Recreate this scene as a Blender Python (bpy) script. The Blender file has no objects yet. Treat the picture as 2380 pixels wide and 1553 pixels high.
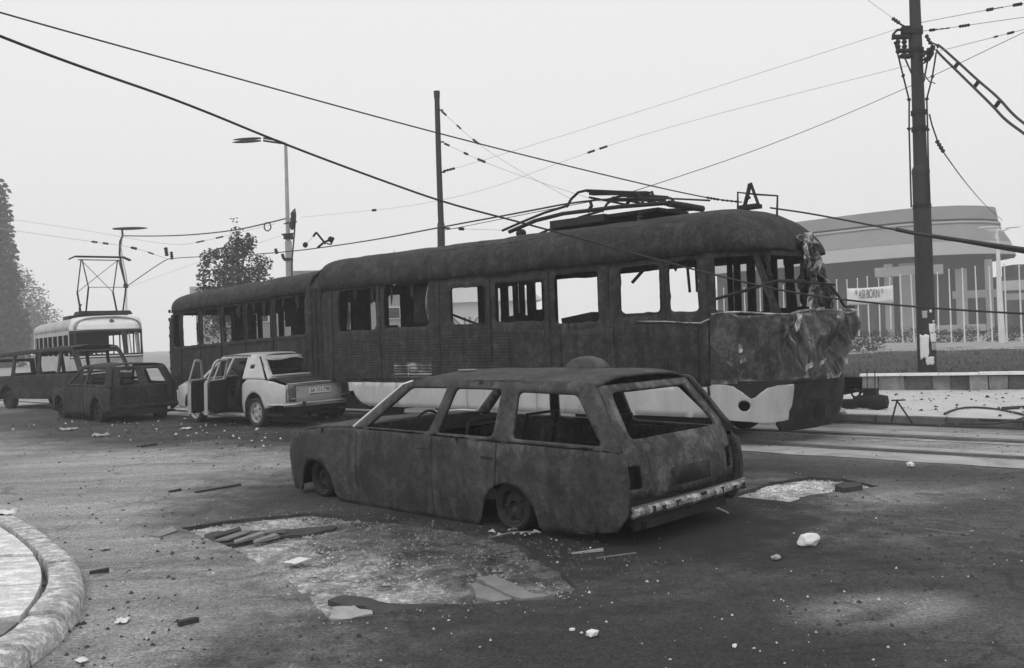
import bpy, bmesh, math, random
from mathutils import Vector, Matrix, noise
from mathutils.geometry import delaunay_2d_cdt, tessellate_polygon
random.seed(7)
R = math.radians
sc = bpy.context.scene
COL = sc.collection

# ------------------------------------------------------------------ camera, sky, sun, exposure
CAM_H, ROLL, LENS = 1.645, R(2.09), 32.0
camd = bpy.data.cameras.new('camera'); camd.lens = LENS; camd.sensor_width = 36.0
camd.clip_start = 0.05; camd.clip_end = 3000
cam = bpy.data.objects.new('camera', camd); COL.objects.link(cam)
cam.location = (0, 0, CAM_H); cam.rotation_mode = 'XYZ'
cam.matrix_world = Matrix.Translation((0, 0, CAM_H)) @ Matrix.Rotation(R(90), 4, 'X') @ Matrix.Rotation(-ROLL, 4, 'Z')
sc.camera = cam

SUN_EL, SUN_AZ = R(58), R(215)
w = bpy.data.worlds.new('World'); sc.world = w; w.use_nodes = True
wn, wl = w.node_tree.nodes, w.node_tree.links
wn.clear()
wo = wn.new('ShaderNodeOutputWorld'); bg = wn.new('ShaderNodeBackground')
sky = wn.new('ShaderNodeTexSky'); sky.sky_type = 'NISHITA'; sky.sun_disc = False
sky.sun_elevation = SUN_EL; sky.sun_rotation = SUN_AZ; sky.dust_density = 6; sky.air_density = 1.0
bwn = wn.new('ShaderNodeRGBToBW'); mixw = wn.new('ShaderNodeMix'); mixw.data_type = 'FLOAT'
mixw.inputs[0].default_value = 0.9; mixw.inputs[3].default_value = 9.9      # a closed cloud deck over the clear-sky model
wl.new(sky.outputs[0], bwn.inputs[0]); wl.new(bwn.outputs[0], mixw.inputs[2]); wl.new(mixw.outputs[0], bg.inputs[0])
bg.inputs[1].default_value = 0.10
wl.new(bg.outputs[0], wo.inputs[0])

sund = bpy.data.lights.new('sun', 'SUN'); sund.energy = 0.8; sund.angle = R(25); sund.color = (1, 1, 1)
sun = bpy.data.objects.new('sun', sund); COL.objects.link(sun)
sd = Vector((math.sin(SUN_AZ) * math.cos(SUN_EL), math.cos(SUN_AZ) * math.cos(SUN_EL), math.sin(SUN_EL)))
sun.rotation_euler = (-sd).to_track_quat('-Z', 'Y').to_euler()
vs = sc.view_settings
vs.view_transform = 'Standard'; vs.look = 'None'; vs.exposure = 0.0; vs.gamma = 1.0; vs.use_curve_mapping = False
sc.cycles.use_denoising = True
sc.cycles.max_bounces = 6; sc.cycles.volume_bounces = 1; sc.cycles.transparent_max_bounces = 8

# ------------------------------------------------------------------ points seen in the photograph -> points of the place
PX = 1024 / 2380.0; FPX = LENS / 36.0 * 1024
RT = Vector((math.cos(ROLL), 0, -math.sin(ROLL))); UP = Vector((math.sin(ROLL), 0, math.cos(ROLL)))
CP = Vector((0, 0, CAM_H))
def ray(x, y): return Vector((0, 1, 0)) + RT * ((x * PX - 512) / FPX) + UP * ((334 - y * PX) / FPX)
def at(x, y, Y): return CP + ray(x, y) * Y
def gp(x, y, z=0.0):
    d = ray(x, y); return CP + d * ((z - CAM_H) / d.z)

# ------------------------------------------------------------------ materials (the place is seen in black and white: greys only)
def nodes_of(name):
    m = bpy.data.materials.new(name); m.use_nodes = True
    nt = m.node_tree; nt.nodes.clear()
    o = nt.nodes.new('ShaderNodeOutputMaterial'); b = nt.nodes.new('ShaderNodeBsdfPrincipled')
    nt.links.new(b.outputs[0], o.inputs[0])
    return m, nt, b
def nz(nt, vec, scale, detail=6, rough=0.6, dist=0.0):
    n = nt.nodes.new('ShaderNodeTexNoise'); n.inputs['Scale'].default_value = scale
    n.inputs['Detail'].default_value = detail; n.inputs['Roughness'].default_value = rough
    n.inputs['Distortion'].default_value = dist
    if vec is not None: nt.links.new(vec, n.inputs['Vector'])
    return n.outputs['Fac']
def ramp(nt, fac, stops):
    r = nt.nodes.new('ShaderNodeValToRGB'); e = r.color_ramp.elements
    while len(e) < len(stops): e.new(0.5)
    for k, (p, v) in enumerate(stops): e[k].position = p; e[k].color = (v, v, v, 1)
    nt.links.new(fac, r.inputs[0]); return r.outputs[0]
def mth(nt, op, a, b=None, c=None):
    n = nt.nodes.new('ShaderNodeMath'); n.operation = op
    for k, v in enumerate((a, b, c)):
        if v is None: continue
        if isinstance(v, (int, float)): n.inputs[k].default_value = v
        else: nt.links.new(v, n.inputs[k])
    return n.outputs[0]
def mapr(nt, v, a, b, c, d):
    n = nt.nodes.new('ShaderNodeMapRange'); n.interpolation_type = 'SMOOTHSTEP'
    nt.links.new(v, n.inputs[0])
    for k, q in zip((1, 2, 3, 4), (a, b, c, d)): n.inputs[k].default_value = q
    return n.outputs[0]
def bump(nt, b, h, strength, dist):
    n = nt.nodes.new('ShaderNodeBump'); n.inputs['Strength'].default_value = strength; n.inputs['Distance'].default_value = dist
    nt.links.new(h, n.inputs['Height']); nt.links.new(n.outputs[0], b.inputs['Normal'])
MATS = {}
def M(name, stops, scale=2.5, rough=0.8, metal=0.0, fine=0.35, fscale=60, bmp=0.0, bdist=0.01, stretch=None, dist=0.5, spec=0.3, wear_highlight=0.0, flake=None, streak=0.0):
    """grey blotches (ramp over a soft noise) times a fine grain; stretch lengthens the blotches along an axis"""
    m, nt, b = nodes_of(name)
    tc = nt.nodes.new('ShaderNodeTexCoord').outputs['Object']
    vec = tc
    if stretch:
        mp = nt.nodes.new('ShaderNodeMapping'); mp.inputs['Scale'].default_value = stretch
        nt.links.new(tc, mp.inputs[0]); vec = mp.outputs[0]
    big = ramp(nt, nz(nt, vec, scale, 8, 0.65, dist), stops)
    f = nz(nt, tc, fscale, 4, 0.7)
    if flake:                                                     # blistered patches with hard edges, at two sizes
        for fs, amt in ((flake[0], flake[1]), (flake[0] * 3.1, flake[1] * .7)):
            big = mth(nt, 'MULTIPLY', big, mapr(nt, nz(nt, vec if fs < 9 else tc, fs, 9, .72, .3), .50, .535, 1 - amt * .55, 1 + amt))
    if streak:                                                    # soot and rust runs down the sheet
        ms = nt.nodes.new('ShaderNodeMapping'); ms.inputs['Scale'].default_value = (9, 9, .55); nt.links.new(tc, ms.inputs[0])
        big = mth(nt, 'MULTIPLY', big, ramp(nt, nz(nt, ms.outputs[0], 1.0, 6, .65, .2), [(.3, 1 - streak), (.5, 1.0), (.7, 1 + streak)]))
    g = mth(nt, 'MULTIPLY_ADD', f, 2 * fine, 1 - fine)
    v = mth(nt, 'MULTIPLY', big, g)
    if wear_highlight:                                                      # sharp creases lightened: rubbed-off paint, plus highlights painted on the folds
        pt = nt.nodes.new('ShaderNodeNewGeometry').outputs['Pointiness']
        k = mth(nt, 'MULTIPLY', mapr(nt, pt, .515, .56, 0.0, 1.0), mapr(nt, nz(nt, tc, 5, 4, .6), .4, .6, .1, 1.0))
        v = mth(nt, 'ADD', v, mth(nt, 'MULTIPLY', k, wear_highlight))
    nt.links.new(v, b.inputs['Base Color'])
    b.inputs['Roughness'].default_value = rough; b.inputs['Metallic'].default_value = metal
    b.inputs['Specular IOR Level'].default_value = spec
    if bmp: bump(nt, b, mth(nt, 'ADD', f, nz(nt, tc, fscale * .25, 4, 0.6)), bmp, bdist)
    MATS[name] = m; return m
M('burnt', [(.28, .017), (.5, .028), (.72, .046)], 1.6, .85, 0, .45, 45, .6, .006, flake=(5.5, .3), streak=.4)
M('burnt_tail', [(.28, .03), (.48, .055), (.64, .1), (.8, .17)], 2.2, .75, 0, .45, 60, .5, .004, dist=1.5, flake=(6, .35), streak=.4)
M('burnt_car', [(.28, .022), (.48, .035), (.66, .056), (.82, .09)], 1.5, .72, 0, .45, 60, .5, .004, dist=1.0, wear_highlight=.03, flake=(7, .25), streak=.3)
M('burnt_shade', [(.3, .018), (.7, .036)], 2, .95, 0, .3, 40, flake=(4, .3))
M('soot', [(.3, .018), (.7, .035)], 3, .95, 0, .3, 50)
M('scraped_highlit', [(.3, .035), (.55, .06), (.7, .12), (.84, .36)], 2.0, .42, .3, .35, 30, .4, .004, stretch=(1, 1, .45), dist=.5, wear_highlight=.3, flake=(4, .4))  # bare metal; its pale streaks also put fold highlights into the colour
M('ash_panel', [(.3, .06), (.45, .12), (.58, .4), (.75, .55)], 3.2, .8, 0, .5, 24, .5, .004, stretch=(.6, 1, 3), dist=1.0)
M('skirt_white', [(.22, .16), (.38, .40), (.7, .52)], 1.4, .5, 0, .12, 50, .1, .002, stretch=(1.6, 1.6, .5), dist=1.2)
M('pale_paint', [(.25, .32), (.5, .47), (.8, .57)], 1.3, .35, 0, .08, 60, 0, .001, spec=.5)
M('pale_dirty', [(.25, .16), (.45, .36), (.8, .5)], 1.8, .5, 0, .2, 40)
M('white', [(.3, .66), (.7, .8)], 2, .6, 0, .08, 40)
M('plate_white', [(.3, .72), (.7, .82)], 2, .4, 0, .03, 40)
M('black_ink', [(.3, .02), (.7, .03)], 3, .6)
M('chrome', [(.3, .5), (.7, .75)], 3, .18, .9, .1, 30)
M('rubber', [(.3, .03), (.7, .055)], 4, .9)
M('lamp_lens', [(.3, .06), (.7, .12)], 6, .25, 0, .1, 30, spec=.6)
M('bumper', [(.25, .06), (.45, .2), (.75, .34)], 5, .5, 0, .3, 40, stretch=(1, 2, 1), flake=(7, .5))
M('pole_dark', [(.3, .025), (.7, .05)], 1.5, .8, 0, .25, 40, .3, .004, stretch=(1, 1, .3))
M('pole_grey', [(.3, .28), (.7, .45)], 1.5, .7, 0, .2, 30)
M('pole_pale', [(.3, .6), (.7, .78)], 1.5, .6, 0, .1, 30)
M('wire', [(.3, .03), (.7, .05)], 2, .7, 0, .1)
M('wire_pale', [(.3, .36), (.7, .46)], 2, .6, 0, .1)
M('concrete', [(.25, .2), (.5, .36), (.8, .5)], 1.6, .9, 0, .3, 50, .5, .006, dist=1.5)
M('kerb_stone', [(.25, .16), (.45, .42), (.8, .62)], 3.2, .9, 0, .45, 45, .8, .008, dist=1.2, flake=(9, .3))
M('pave_pale', [(.28, .3), (.42, .6), (.8, .74)], 1.3, .85, 0, .3, 35, .4, .006, stretch=(.5, 1.5, 1), dist=1.5, flake=(6, .2))
M('platform', [(.25, .26), (.42, .46), (.8, .6)], .9, .95, 0, .35, 30, .5, .01, dist=2.5)
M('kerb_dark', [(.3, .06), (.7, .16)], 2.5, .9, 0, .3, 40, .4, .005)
M('wall_stone_dark', [(.25, .05), (.6, .12)], 2.6, .9, 0, .4, 30, .8, .01)
M('wall_stone', [(.25, .09), (.5, .22), (.8, .42)], 2.6, .9, 0, .4, 30, .8, .01, stretch=(1, 1, .7))
M('coping', [(.25, .55), (.7, .75)], 3, .8, 0, .25, 30, .4, .006)
M('lawn', [(.25, .03), (.5, .05), (.8, .07)], .6, 1, 0, .6, 18, .8, .03)
M('gravel', [(.3, .1), (.44, .3), (.6, .56), (.8, .68)], 1.6, .95, 0, .8, 38, 1.0, .02, dist=1.5, flake=(8, .35))
M('gravel_stone', [(.25, .2), (.5, .4), (.8, .62)], 9, .9, 0, .2, 50)
M('asphalt_lump', [(.3, .035), (.7, .075)], 4, .9, 0, .4, 90, .5, .004)
M('slab_grey', [(.3, .14), (.7, .24)], 3, .8, 0, .3, 60, .3, .003)
M('chip_dark', [(.3, .03), (.7, .07)], 8, .9)
M('chip_grey', [(.3, .05), (.7, .13)], 8, .9)
M('chip_pale', [(.3, .35), (.7, .7)], 8, .9)
M('wood', [(.3, .14), (.7, .3)], 6, .8, 0, .3, 60, .2, .002, stretch=(.3, 3, 3))
M('wood_pale', [(.3, .4), (.7, .6)], 6, .8, 0, .2, 60)
M('paper', [(.3, .62), (.7, .8)], 5, .8, 0, .1, 30)
M('steel_rail', [(.3, .1), (.7, .22)], 3, .5, .4, .3, 40)
M('hall_roof', [(.3, .2), (.7, .27)], .2, .8, 0, .1, 3)
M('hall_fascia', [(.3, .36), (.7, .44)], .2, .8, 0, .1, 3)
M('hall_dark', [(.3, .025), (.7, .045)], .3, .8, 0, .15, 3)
M('hall_column', [(.3, .24), (.7, .36)], .4, .8, 0, .1, 3)
M('hall_glass', [(.3, .03), (.7, .06)], .5, .25, 0, .1, 3, spec=.5)
M('house_white', [(.3, .7), (.7, .8)], .3, .8, 0, .05, 5)
M('faded_ink', [(.3, .1), (.7, .2)], 2, .8)
M('house_grey', [(.3, .25), (.7, .35)], .3, .8, 0, .1, 5)
M('bark', [(.3, .08), (.7, .18)], 3, .9, 0, .4, 30, .6, .01, stretch=(1, 1, .2))
M('leaf', [(.3, .05), (.55, .085), (.8, .14)], .5, .7, 0, .4, 7, spec=.2)
M('leaf_deep', [(.3, .04), (.55, .065), (.8, .1)], .4, .7, 0, .4, 6, spec=.2)
M('dry_leaf', [(.3, .3), (.7, .5)], 6, .8, 0, .2)
M('hill', [(.3, .1), (.7, .15)], .02, 1, 0, .2, .3)

def asphalt_material():
    m, nt, b = nodes_of('asphalt')
    pos = nt.nodes.new('ShaderNodeNewGeometry').outputs['Position']
    mp = nt.nodes.new('ShaderNodeMapping'); mp.inputs['Rotation'].default_value = (0, 0, R(42)); mp.inputs['Scale'].default_value = (.25, 1.3, 1)
    nt.links.new(pos, mp.inputs[0])
    streak = nz(nt, mp.outputs[0], .9, 7, .6, 1.0)
    blot = nz(nt, pos, .45, 7, .6, .8)
    mid = nz(nt, pos, 4.0, 6, .65)
    fine = nz(nt, pos, 110, 3, .8)
    val = mth(nt, 'MULTIPLY', ramp(nt, streak, [(.3, .18), (.5, .28), (.7, .38)]), mth(nt, 'MULTIPLY_ADD', blot, .7, .65))
    edge = mth(nt, 'MULTIPLY_ADD', blot, .8, mth(nt, 'MULTIPLY', mid, .55))
    # spilt oil, soot, wet dirt and contact shade painted under the cars: (centre x, y, turn, half length, half width, what is left of the brightness)
    for cx, cy, rot, rx, ry, keep in ((-.5, 9.0, 136, 3.7, 2.5, .16), (2.3, 4.4, 120, 4.8, 3.8, .29), (.2, 3.6, 100, 2.4, 2.2, .5), (-8.5, 20.2, 138, 9.5, 3.2, .2),
                                (3.5, 8.6, 130, 3.6, 2.4, .5), (-4.1, 3.6, 60, 2.0, 1.3, .45), (-7.6, 9.0, 155, 1.7, .35, .45), (2.2, 11.8, 138, 5.5, 1.1, .42), (-1.2, 13.2, 138, 5.0, 1.3, .5), (2.06, 5.2, 15, .55, .3, 2.6), (1.95, 5.08, 20, .2, .1, .55), (3.3, 8.3, 20, 1.5, .35, 1.5)):
        q = nt.nodes.new('ShaderNodeMapping'); q.vector_type = 'TEXTURE'
        q.inputs['Location'].default_value = (cx, cy, 0); q.inputs['Rotation'].default_value = (0, 0, R(rot)); q.inputs['Scale'].default_value = (rx, ry, 1)
        nt.links.new(pos, q.inputs[0])
        ln = nt.nodes.new('ShaderNodeVectorMath'); ln.operation = 'LENGTH'; nt.links.new(q.outputs[0], ln.inputs[0])
        d = mth(nt, 'ADD', ln.outputs['Value'], edge)
        f = mapr(nt, d, 1.25, 2.0, keep, 1.0)
        val = mth(nt, 'MULTIPLY', val, f)
    val = mth(nt, 'MULTIPLY', val, mth(nt, 'MULTIPLY_ADD', fine, 1.3, .35))
    val = mth(nt, 'MULTIPLY', val, ramp(nt, nz(nt, pos, 46, 2, .7), [(.34, .62), (.5, 1.0), (.66, 1.45)]))
    val = mth(nt, 'MULTIPLY', val, ramp(nt, nz(nt, pos, 15, 4, .7), [(.36, .78), (.5, 1.0), (.64, 1.22)]))
    vo = nt.nodes.new('ShaderNodeTexVoronoi'); vo.feature = 'DISTANCE_TO_EDGE'; vo.inputs['Scale'].default_value = .55
    wv = nt.nodes.new('ShaderNodeVectorMath'); wv.operation = 'MULTIPLY_ADD'; wn_ = nt.nodes.new('ShaderNodeTexNoise'); wn_.inputs['Scale'].default_value = 1.6; wn_.inputs['Detail'].default_value = 6
    nt.links.new(pos, wn_.inputs['Vector']); nt.links.new(wn_.outputs['Color'], wv.inputs[0]); wv.inputs[1].default_value = (.9, .9, 0); nt.links.new(pos, wv.inputs[2]); nt.links.new(wv.outputs[0], vo.inputs['Vector'])
    crack = mapr(nt, vo.outputs['Distance'], .003, .012, .68, 1.0)
    crack = mth(nt, 'MAXIMUM', crack, mapr(nt, nz(nt, pos, .5, 3, .5), .46, .56, 1.0, 0.0))
    val = mth(nt, 'MULTIPLY', val, crack)
    val = mth(nt, 'MULTIPLY', val, mth(nt, 'MULTIPLY_ADD', mid, .5, .75))
    val = mth(nt, 'MINIMUM', mth(nt, 'MAXIMUM', val, .022), .6)
    nt.links.new(val, b.inputs['Base Color'])
    b.inputs['Roughness'].default_value = .88; b.inputs['Specular IOR Level'].default_value = .25
    bump(nt, b, mth(nt, 'ADD', fine, mth(nt, 'MULTIPLY', mid, 2.0)), .8, .008)
    MATS['asphalt'] = m
asphalt_material()
def soot_over(name, cx, cy, rot, rx, ry, keep):
    """soot washed over a ground material round a burnt-out wreck"""
    nt = MATS[name].node_tree; b = next(n for n in nt.nodes if n.type == 'BSDF_PRINCIPLED'); src = b.inputs['Base Color'].links[0].from_socket
    pos = nt.nodes.new('ShaderNodeNewGeometry').outputs['Position']
    q = nt.nodes.new('ShaderNodeMapping'); q.vector_type = 'TEXTURE'; q.inputs['Location'].default_value = (cx, cy, 0); q.inputs['Rotation'].default_value = (0, 0, R(rot)); q.inputs['Scale'].default_value = (rx, ry, 1)
    nt.links.new(pos, q.inputs[0]); ln = nt.nodes.new('ShaderNodeVectorMath'); ln.operation = 'LENGTH'; nt.links.new(q.outputs[0], ln.inputs[0])
    d = mth(nt, 'ADD', ln.outputs['Value'], mth(nt, 'MULTIPLY', nz(nt, pos, 1.4, 7, .65, .6), 1.0))
    nt.links.new(mth(nt, 'MULTIPLY', src, mapr(nt, d, 1.1, 1.9, keep, 1.0)), b.inputs['Base Color'])
soot_over('gravel', .7, 7.0, 140, 3.4, 1.7, .2); soot_over('gravel_stone', .6, 7.4, 136, 3.0, 1.5, .4)

# ------------------------------------------------------------------ mesh helpers
class MB:
    def __init__(s): s.v = []; s.f = []
    def add(s, vs, fs):
        o = len(s.v); s.v += [tuple(p) for p in vs]; s.f += [tuple(i + o for i in f) for f in fs]; return s
    def box(s, c, d, rz=0.0, rx=0.0, ry=0.0, taper=1.0):
        m = Matrix.Rotation(rz, 3, 'Z') @ Matrix.Rotation(ry, 3, 'Y') @ Matrix.Rotation(rx, 3, 'X')
        vs = []
        for k, (i, j, l) in enumerate(((-1, -1, -1), (1, -1, -1), (1, 1, -1), (-1, 1, -1), (-1, -1, 1), (1, -1, 1), (1, 1, 1), (-1, 1, 1))):
            t = taper if l > 0 else 1
            vs.append(Vector(c) + m @ Vector((i * d[0] / 2 * t, j * d[1] / 2 * t, l * d[2] / 2)))
        return s.add(vs, [(0, 3, 2, 1), (4, 5, 6, 7), (0, 1, 5, 4), (1, 2, 6, 5), (2, 3, 7, 6), (3, 0, 4, 7)])
    def beam(s, p, q, wd, ht):
        p, q = Vector(p), Vector(q); d = (q - p).normalized()
        up = Vector((0, 0, 1)) if abs(d.z) < .95 else Vector((1, 0, 0))
        x = d.cross(up).normalized() * wd / 2; y = x.cross(d).normalized() * ht / 2
        vs = [e + a * x + b * y for e in (p, q) for a, b in ((-1, -1), (1, -1), (1, 1), (-1, 1))]
        return s.add(vs, [(0, 1, 2, 3), (7, 6, 5, 4), (0, 4, 5, 1), (1, 5, 6, 2), (2, 6, 7, 3), (3, 7, 4, 0)])
    def tube(s, pts, r, n=8, closed=False):
        pts = [Vector(p) for p in pts]; N = len(pts)
        rr = r if isinstance(r, (list, tuple)) else [r] * N
        vs = []; ref = None
        for i, p in enumerate(pts):
            a = pts[max(i - 1, 0)] if not closed else pts[i - 1]; b = pts[min(i + 1, N - 1)] if not closed else pts[(i + 1) % N]
            d = (b - a).normalized()
            if ref is None: ref = Vector((0, 0, 1)) if abs(d.z) < .9 else Vector((1, 0, 0))
            x = d.cross(ref).normalized(); y = x.cross(d).normalized(); ref = y if y.length > 0 else ref
            for k in range(n):
                t = 2 * math.pi * k / n; vs.append(p + (x * math.cos(t) + y * math.sin(t)) * rr[i])
        fs = []
        for i in range(N if closed else N - 1):
            j = (i + 1) % N
            for k in range(n): fs.append((i * n + k, i * n + (k + 1) % n, j * n + (k + 1) % n, j * n + k))
        if not closed: fs.append(tuple(range(n - 1, -1, -1))); fs.append(tuple((N - 1) * n + k for k in range(n)))
        return s.add(vs, fs)
    def lathe(s, prof, n=16, c=(0, 0, 0), axis='Z'):
        vs = []; fs = []; c = Vector(c); m = len(prof)
        for k in range(n):
            t = 2 * math.pi * k / n
            for r, h in prof:
                p = (r * math.cos(t), r * math.sin(t), h)
                if axis == 'Y': p = (p[0], p[2], p[1])
                if axis == 'X': p = (p[2], p[0], p[1])
                vs.append(c + Vector(p))
        for k in range(n):
            for i in range(m - 1): fs.append((k * m + i, ((k + 1) % n) * m + i, ((k + 1) % n) * m + i + 1, k * m + i + 1))
        return s.add(vs, fs)
    def prism(s, poly, z0, z1, fn=lambda x, y, z: (x, y, z)):
        n = len(poly)
        vs = [fn(x, y, z0) for x, y in poly] + [fn(x, y, z1) for x, y in poly]
        fs = [tuple(range(n - 1, -1, -1)), tuple(range(n, 2 * n))] + [(i, (i + 1) % n, (i + 1) % n + n, i + n) for i in range(n)]
        return s.add(vs, fs)
    def grid(s, fn, nu, nv):
        vs = [fn(i / nu, j / nv) for i in range(nu + 1) for j in range(nv + 1)]; k = nv + 1
        return s.add(vs, [(i * k + j, (i + 1) * k + j, (i + 1) * k + j + 1, i * k + j + 1) for i in range(nu) for j in range(nv)])
    def rock(s, c, r, sq=(1, 1, .7), seed=0, sub=1):
        bm = bmesh.new(); bmesh.ops.create_icosphere(bm, subdivisions=sub, radius=1)
        vs = []
        for v in bm.verts:
            k = 1 + .45 * noise.noise(v.co * 1.3 + Vector((seed * 3.7, seed, 0)))
            vs.append(Vector(c) + Vector((v.co.x * sq[0], v.co.y * sq[1], v.co.z * sq[2])) * r * k)
        fs = [tuple(v.index for v in f.verts) for f in bm.faces]; bm.free()
        return s.add(vs, fs)
    def build(s, name, mat, parent=None, smooth=False, thick=0.0, loc=None):
        me = bpy.data.meshes.new(name); me.from_pydata(s.v, [], s.f); me.update()
        bm = bmesh.new(); bm.from_mesh(me); bmesh.ops.recalc_face_normals(bm, faces=bm.faces); bm.to_mesh(me); bm.free()
        me.materials.append(MATS[mat])
        if smooth:
            me.polygons.foreach_set('use_smooth', [True] * len(me.polygons)); me.set_sharp_from_angle(angle=R(40))
        o = bpy.data.objects.new(name, me); COL.objects.link(o)
        if parent: o.parent = parent
        if loc: o.location = loc
        if thick:
            md = o.modifiers.new('thickness', 'SOLIDIFY'); md.thickness = thick; md.offset = 0
        return o

def inside(p, poly):
    x, y = p; c = False; n = len(poly); j = n - 1
    for i in range(n):
        (xi, yi), (xj, yj) = poly[i], poly[j]
        if (yi > y) != (yj > y) and x < (xj - xi) * (y - yi) / (yj - yi) + xi: c = not c
        j = i
    return c
def rounded(poly, r, n=4):
    """polygon with its corners rounded (r one value or one per corner)"""
    out = []; N = len(poly)
    for i in range(N):
        p = Vector(poly[i]); a = Vector(poly[i - 1]); b = Vector(poly[(i + 1) % N]); rr = r[i] if isinstance(r, (list, tuple)) else r
        if rr <= 0: out.append(tuple(p)); continue
        da, db = (a - p), (b - p); t = min(rr, da.length * .45, db.length * .45)
        p0 = p + da.normalized() * t; p1 = p + db.normalized() * t
        for k in range(n + 1):
            q = k / n; out.append(tuple(p0 * (1 - q) ** 2 + p * 2 * q * (1 - q) + p1 * q * q))
    return out
def rect(x0, x1, y0, y1, r=.06): return rounded([(x0, y0), (x1, y0), (x1, y1), (x0, y1)], r)
def arc(cx, cy, r, a0, a1, n=10): return [(cx + r * math.cos(R(a0 + (a1 - a0) * k / n)), cy + r * math.sin(R(a0 + (a1 - a0) * k / n))) for k in range(n + 1)]
def sheet(outline, holes, res, fn):
    """triangulated flat outline with holes and inner points, bent into the place by fn(x, y) -> 3D"""
    vs = []; es = []
    def loop(poly):
        poly = [Vector(p) for p in poly]; pts = []
        for i, p in enumerate(poly):
            q = poly[(i + 1) % len(poly)]; k = max(1, int((q - p).length / res))
            for t in range(k): pts.append(p.lerp(q, t / k))
        o = len(vs); vs.extend(pts); es.extend((o + i, o + (i + 1) % len(pts)) for i in range(len(pts)))
        return [tuple(p) for p in pts]
    O = loop(outline); H = [loop(h) for h in holes]
    xs = [p[0] for p in O]; ys = [p[1] for p in O]
    nx = int((max(xs) - min(xs)) / res); ny = int((max(ys) - min(ys)) / res)
    for i in range(1, nx + 1):
        for j in range(1, ny + 1):
            p = (min(xs) + (i - .5 * (j % 2)) * res, min(ys) + j * res)
            if inside(p, O) and not any(inside(p, h) for h in H): vs.append(Vector(p))
    rv, re, rf = delaunay_2d_cdt(vs, es, [], 0, 1e-5)[:3]
    fs = []
    for f in rf:
        c = sum((rv[i] for i in f), Vector((0, 0))) / len(f)
        if inside(c, O) and not any(inside(c, h) for h in H): fs.append(tuple(f))
    return MB().add([fn(p[0], p[1]) for p in rv], fs)

def tag(o, label=None, cat=None, group=None, kind=None):
    if label: o['label'] = label
    if cat: o['category'] = cat
    if group: o['group'] = group
    if kind: o['kind'] = kind
    return o
def empty(name, loc=(0, 0, 0), rz=0.0, **k):
    o = bpy.data.objects.new(name, None); COL.objects.link(o); o.location = loc; o.rotation_euler = (0, 0, rz); o.empty_display_size = .2
    return tag(o, **k)
def copy_tree(o, parent=None):
    c = o.copy(); COL.objects.link(c)
    if parent: c.parent = parent
    for ch in list(o.children): copy_tree(ch, c)
    return c
def nv(p, s=1.0, o=0.0): return noise.noise(Vector(p) * s + Vector((o, o * 1.7, -o)))
def text_mesh(txt, name, mat, parent, size, mtx, depth=.004, align='CENTER', sx=1.0):
    cu = bpy.data.curves.new(name, 'FONT'); cu.body = txt; cu.size = size; cu.align_x = align; cu.align_y = 'CENTER'; cu.extrude = depth
    tmp = bpy.data.objects.new('tmp', cu); COL.objects.link(tmp)
    me = bpy.data.meshes.new_from_object(tmp.evaluated_get(bpy.context.evaluated_depsgraph_get()))
    bpy.data.objects.remove(tmp); bpy.data.curves.remove(cu)
    me.transform(mtx @ Matrix.Diagonal((sx, 1, 1, 1)))
    bm = bmesh.new(); bm.from_mesh(me); todo = set(bm.verts); out = []
    while todo:                                                   # one object for each letter
        st = [todo.pop()]; isl = set(st)
        while st:
            for e in st.pop().link_edges:
                for q in e.verts:
                    if q not in isl: isl.add(q); todo.discard(q); st.append(q)
        ix = {v: k for k, v in enumerate(isl)}
        fs = {f for v in isl for f in v.link_faces}
        out.append(MB().add([v.co for v in isl], [tuple(ix[v] for v in f.verts) for f in fs]).build(name, mat, parent))
    bm.free(); bpy.data.meshes.remove(me)
    return out

# ------------------------------------------------------------------ the ground
TA = R(138.5); TO = Vector((3.04, 12.15, 0))                     # the tram line: where the wreck's near front corner stands, which way it points
EU = Vector((math.cos(TA), math.sin(TA), 0)); EV = Vector((math.sin(TA), -math.cos(TA), 0))
def trk(u, v, z=0.0): return TO + EU * u + EV * v + Vector((0, 0, z))
def jag(poly, step, amp, seed):
    out = []; N = len(poly)
    for i in range(N):
        p = Vector(poly[i]); q = Vector(poly[(i + 1) % N]); k = max(1, int((q - p).length / step)); nrm = Vector((-(q - p).y, (q - p).x)).normalized()
        for t in range(k):
            c = p.lerp(q, t / k); a = nv((c.x * 5, c.y * 5, seed)) * amp + nv((c.x * 17, c.y * 17, seed)) * amp * .5
            out.append(tuple(c + nrm * a))
    return out
def gpoly(pts): return [tuple(gp(x, y).xy) for x, y in pts]
PATCH = [gpoly([(420, 1226), (560, 1206), (720, 1192), (900, 1206), (1050, 1225), (1200, 1262), (1300, 1320), (1335, 1362), (1320, 1392), (1210, 1396), (1110, 1400), (1000, 1408), (870, 1427), (772, 1444), (738, 1412), (690, 1368), (630, 1322), (560, 1283), (480, 1252)]),
         gpoly([(1700, 1152), (1790, 1121), (1880, 1109), (1960, 1112), (2045, 1130), (1960, 1142), (1885, 1149), (1835, 1166), (1765, 1160)])]
HOLES = [jag(p, .06, .035, 3 + i * 5) for i, p in enumerate(PATCH)]
ground = empty('road', kind='structure')
outer = [(-260, -30), (260, -30), (260, 330), (-260, 330)]
mb = MB()
allp = [Vector((x, y, 0)) for poly in [outer] + HOLES for x, y in poly]
mb.add(allp, tessellate_polygon([[Vector((x, y, 0)) for x, y in poly] for poly in [outer] + HOLES]))
mb.build('road_surface', 'asphalt', ground)
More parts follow.
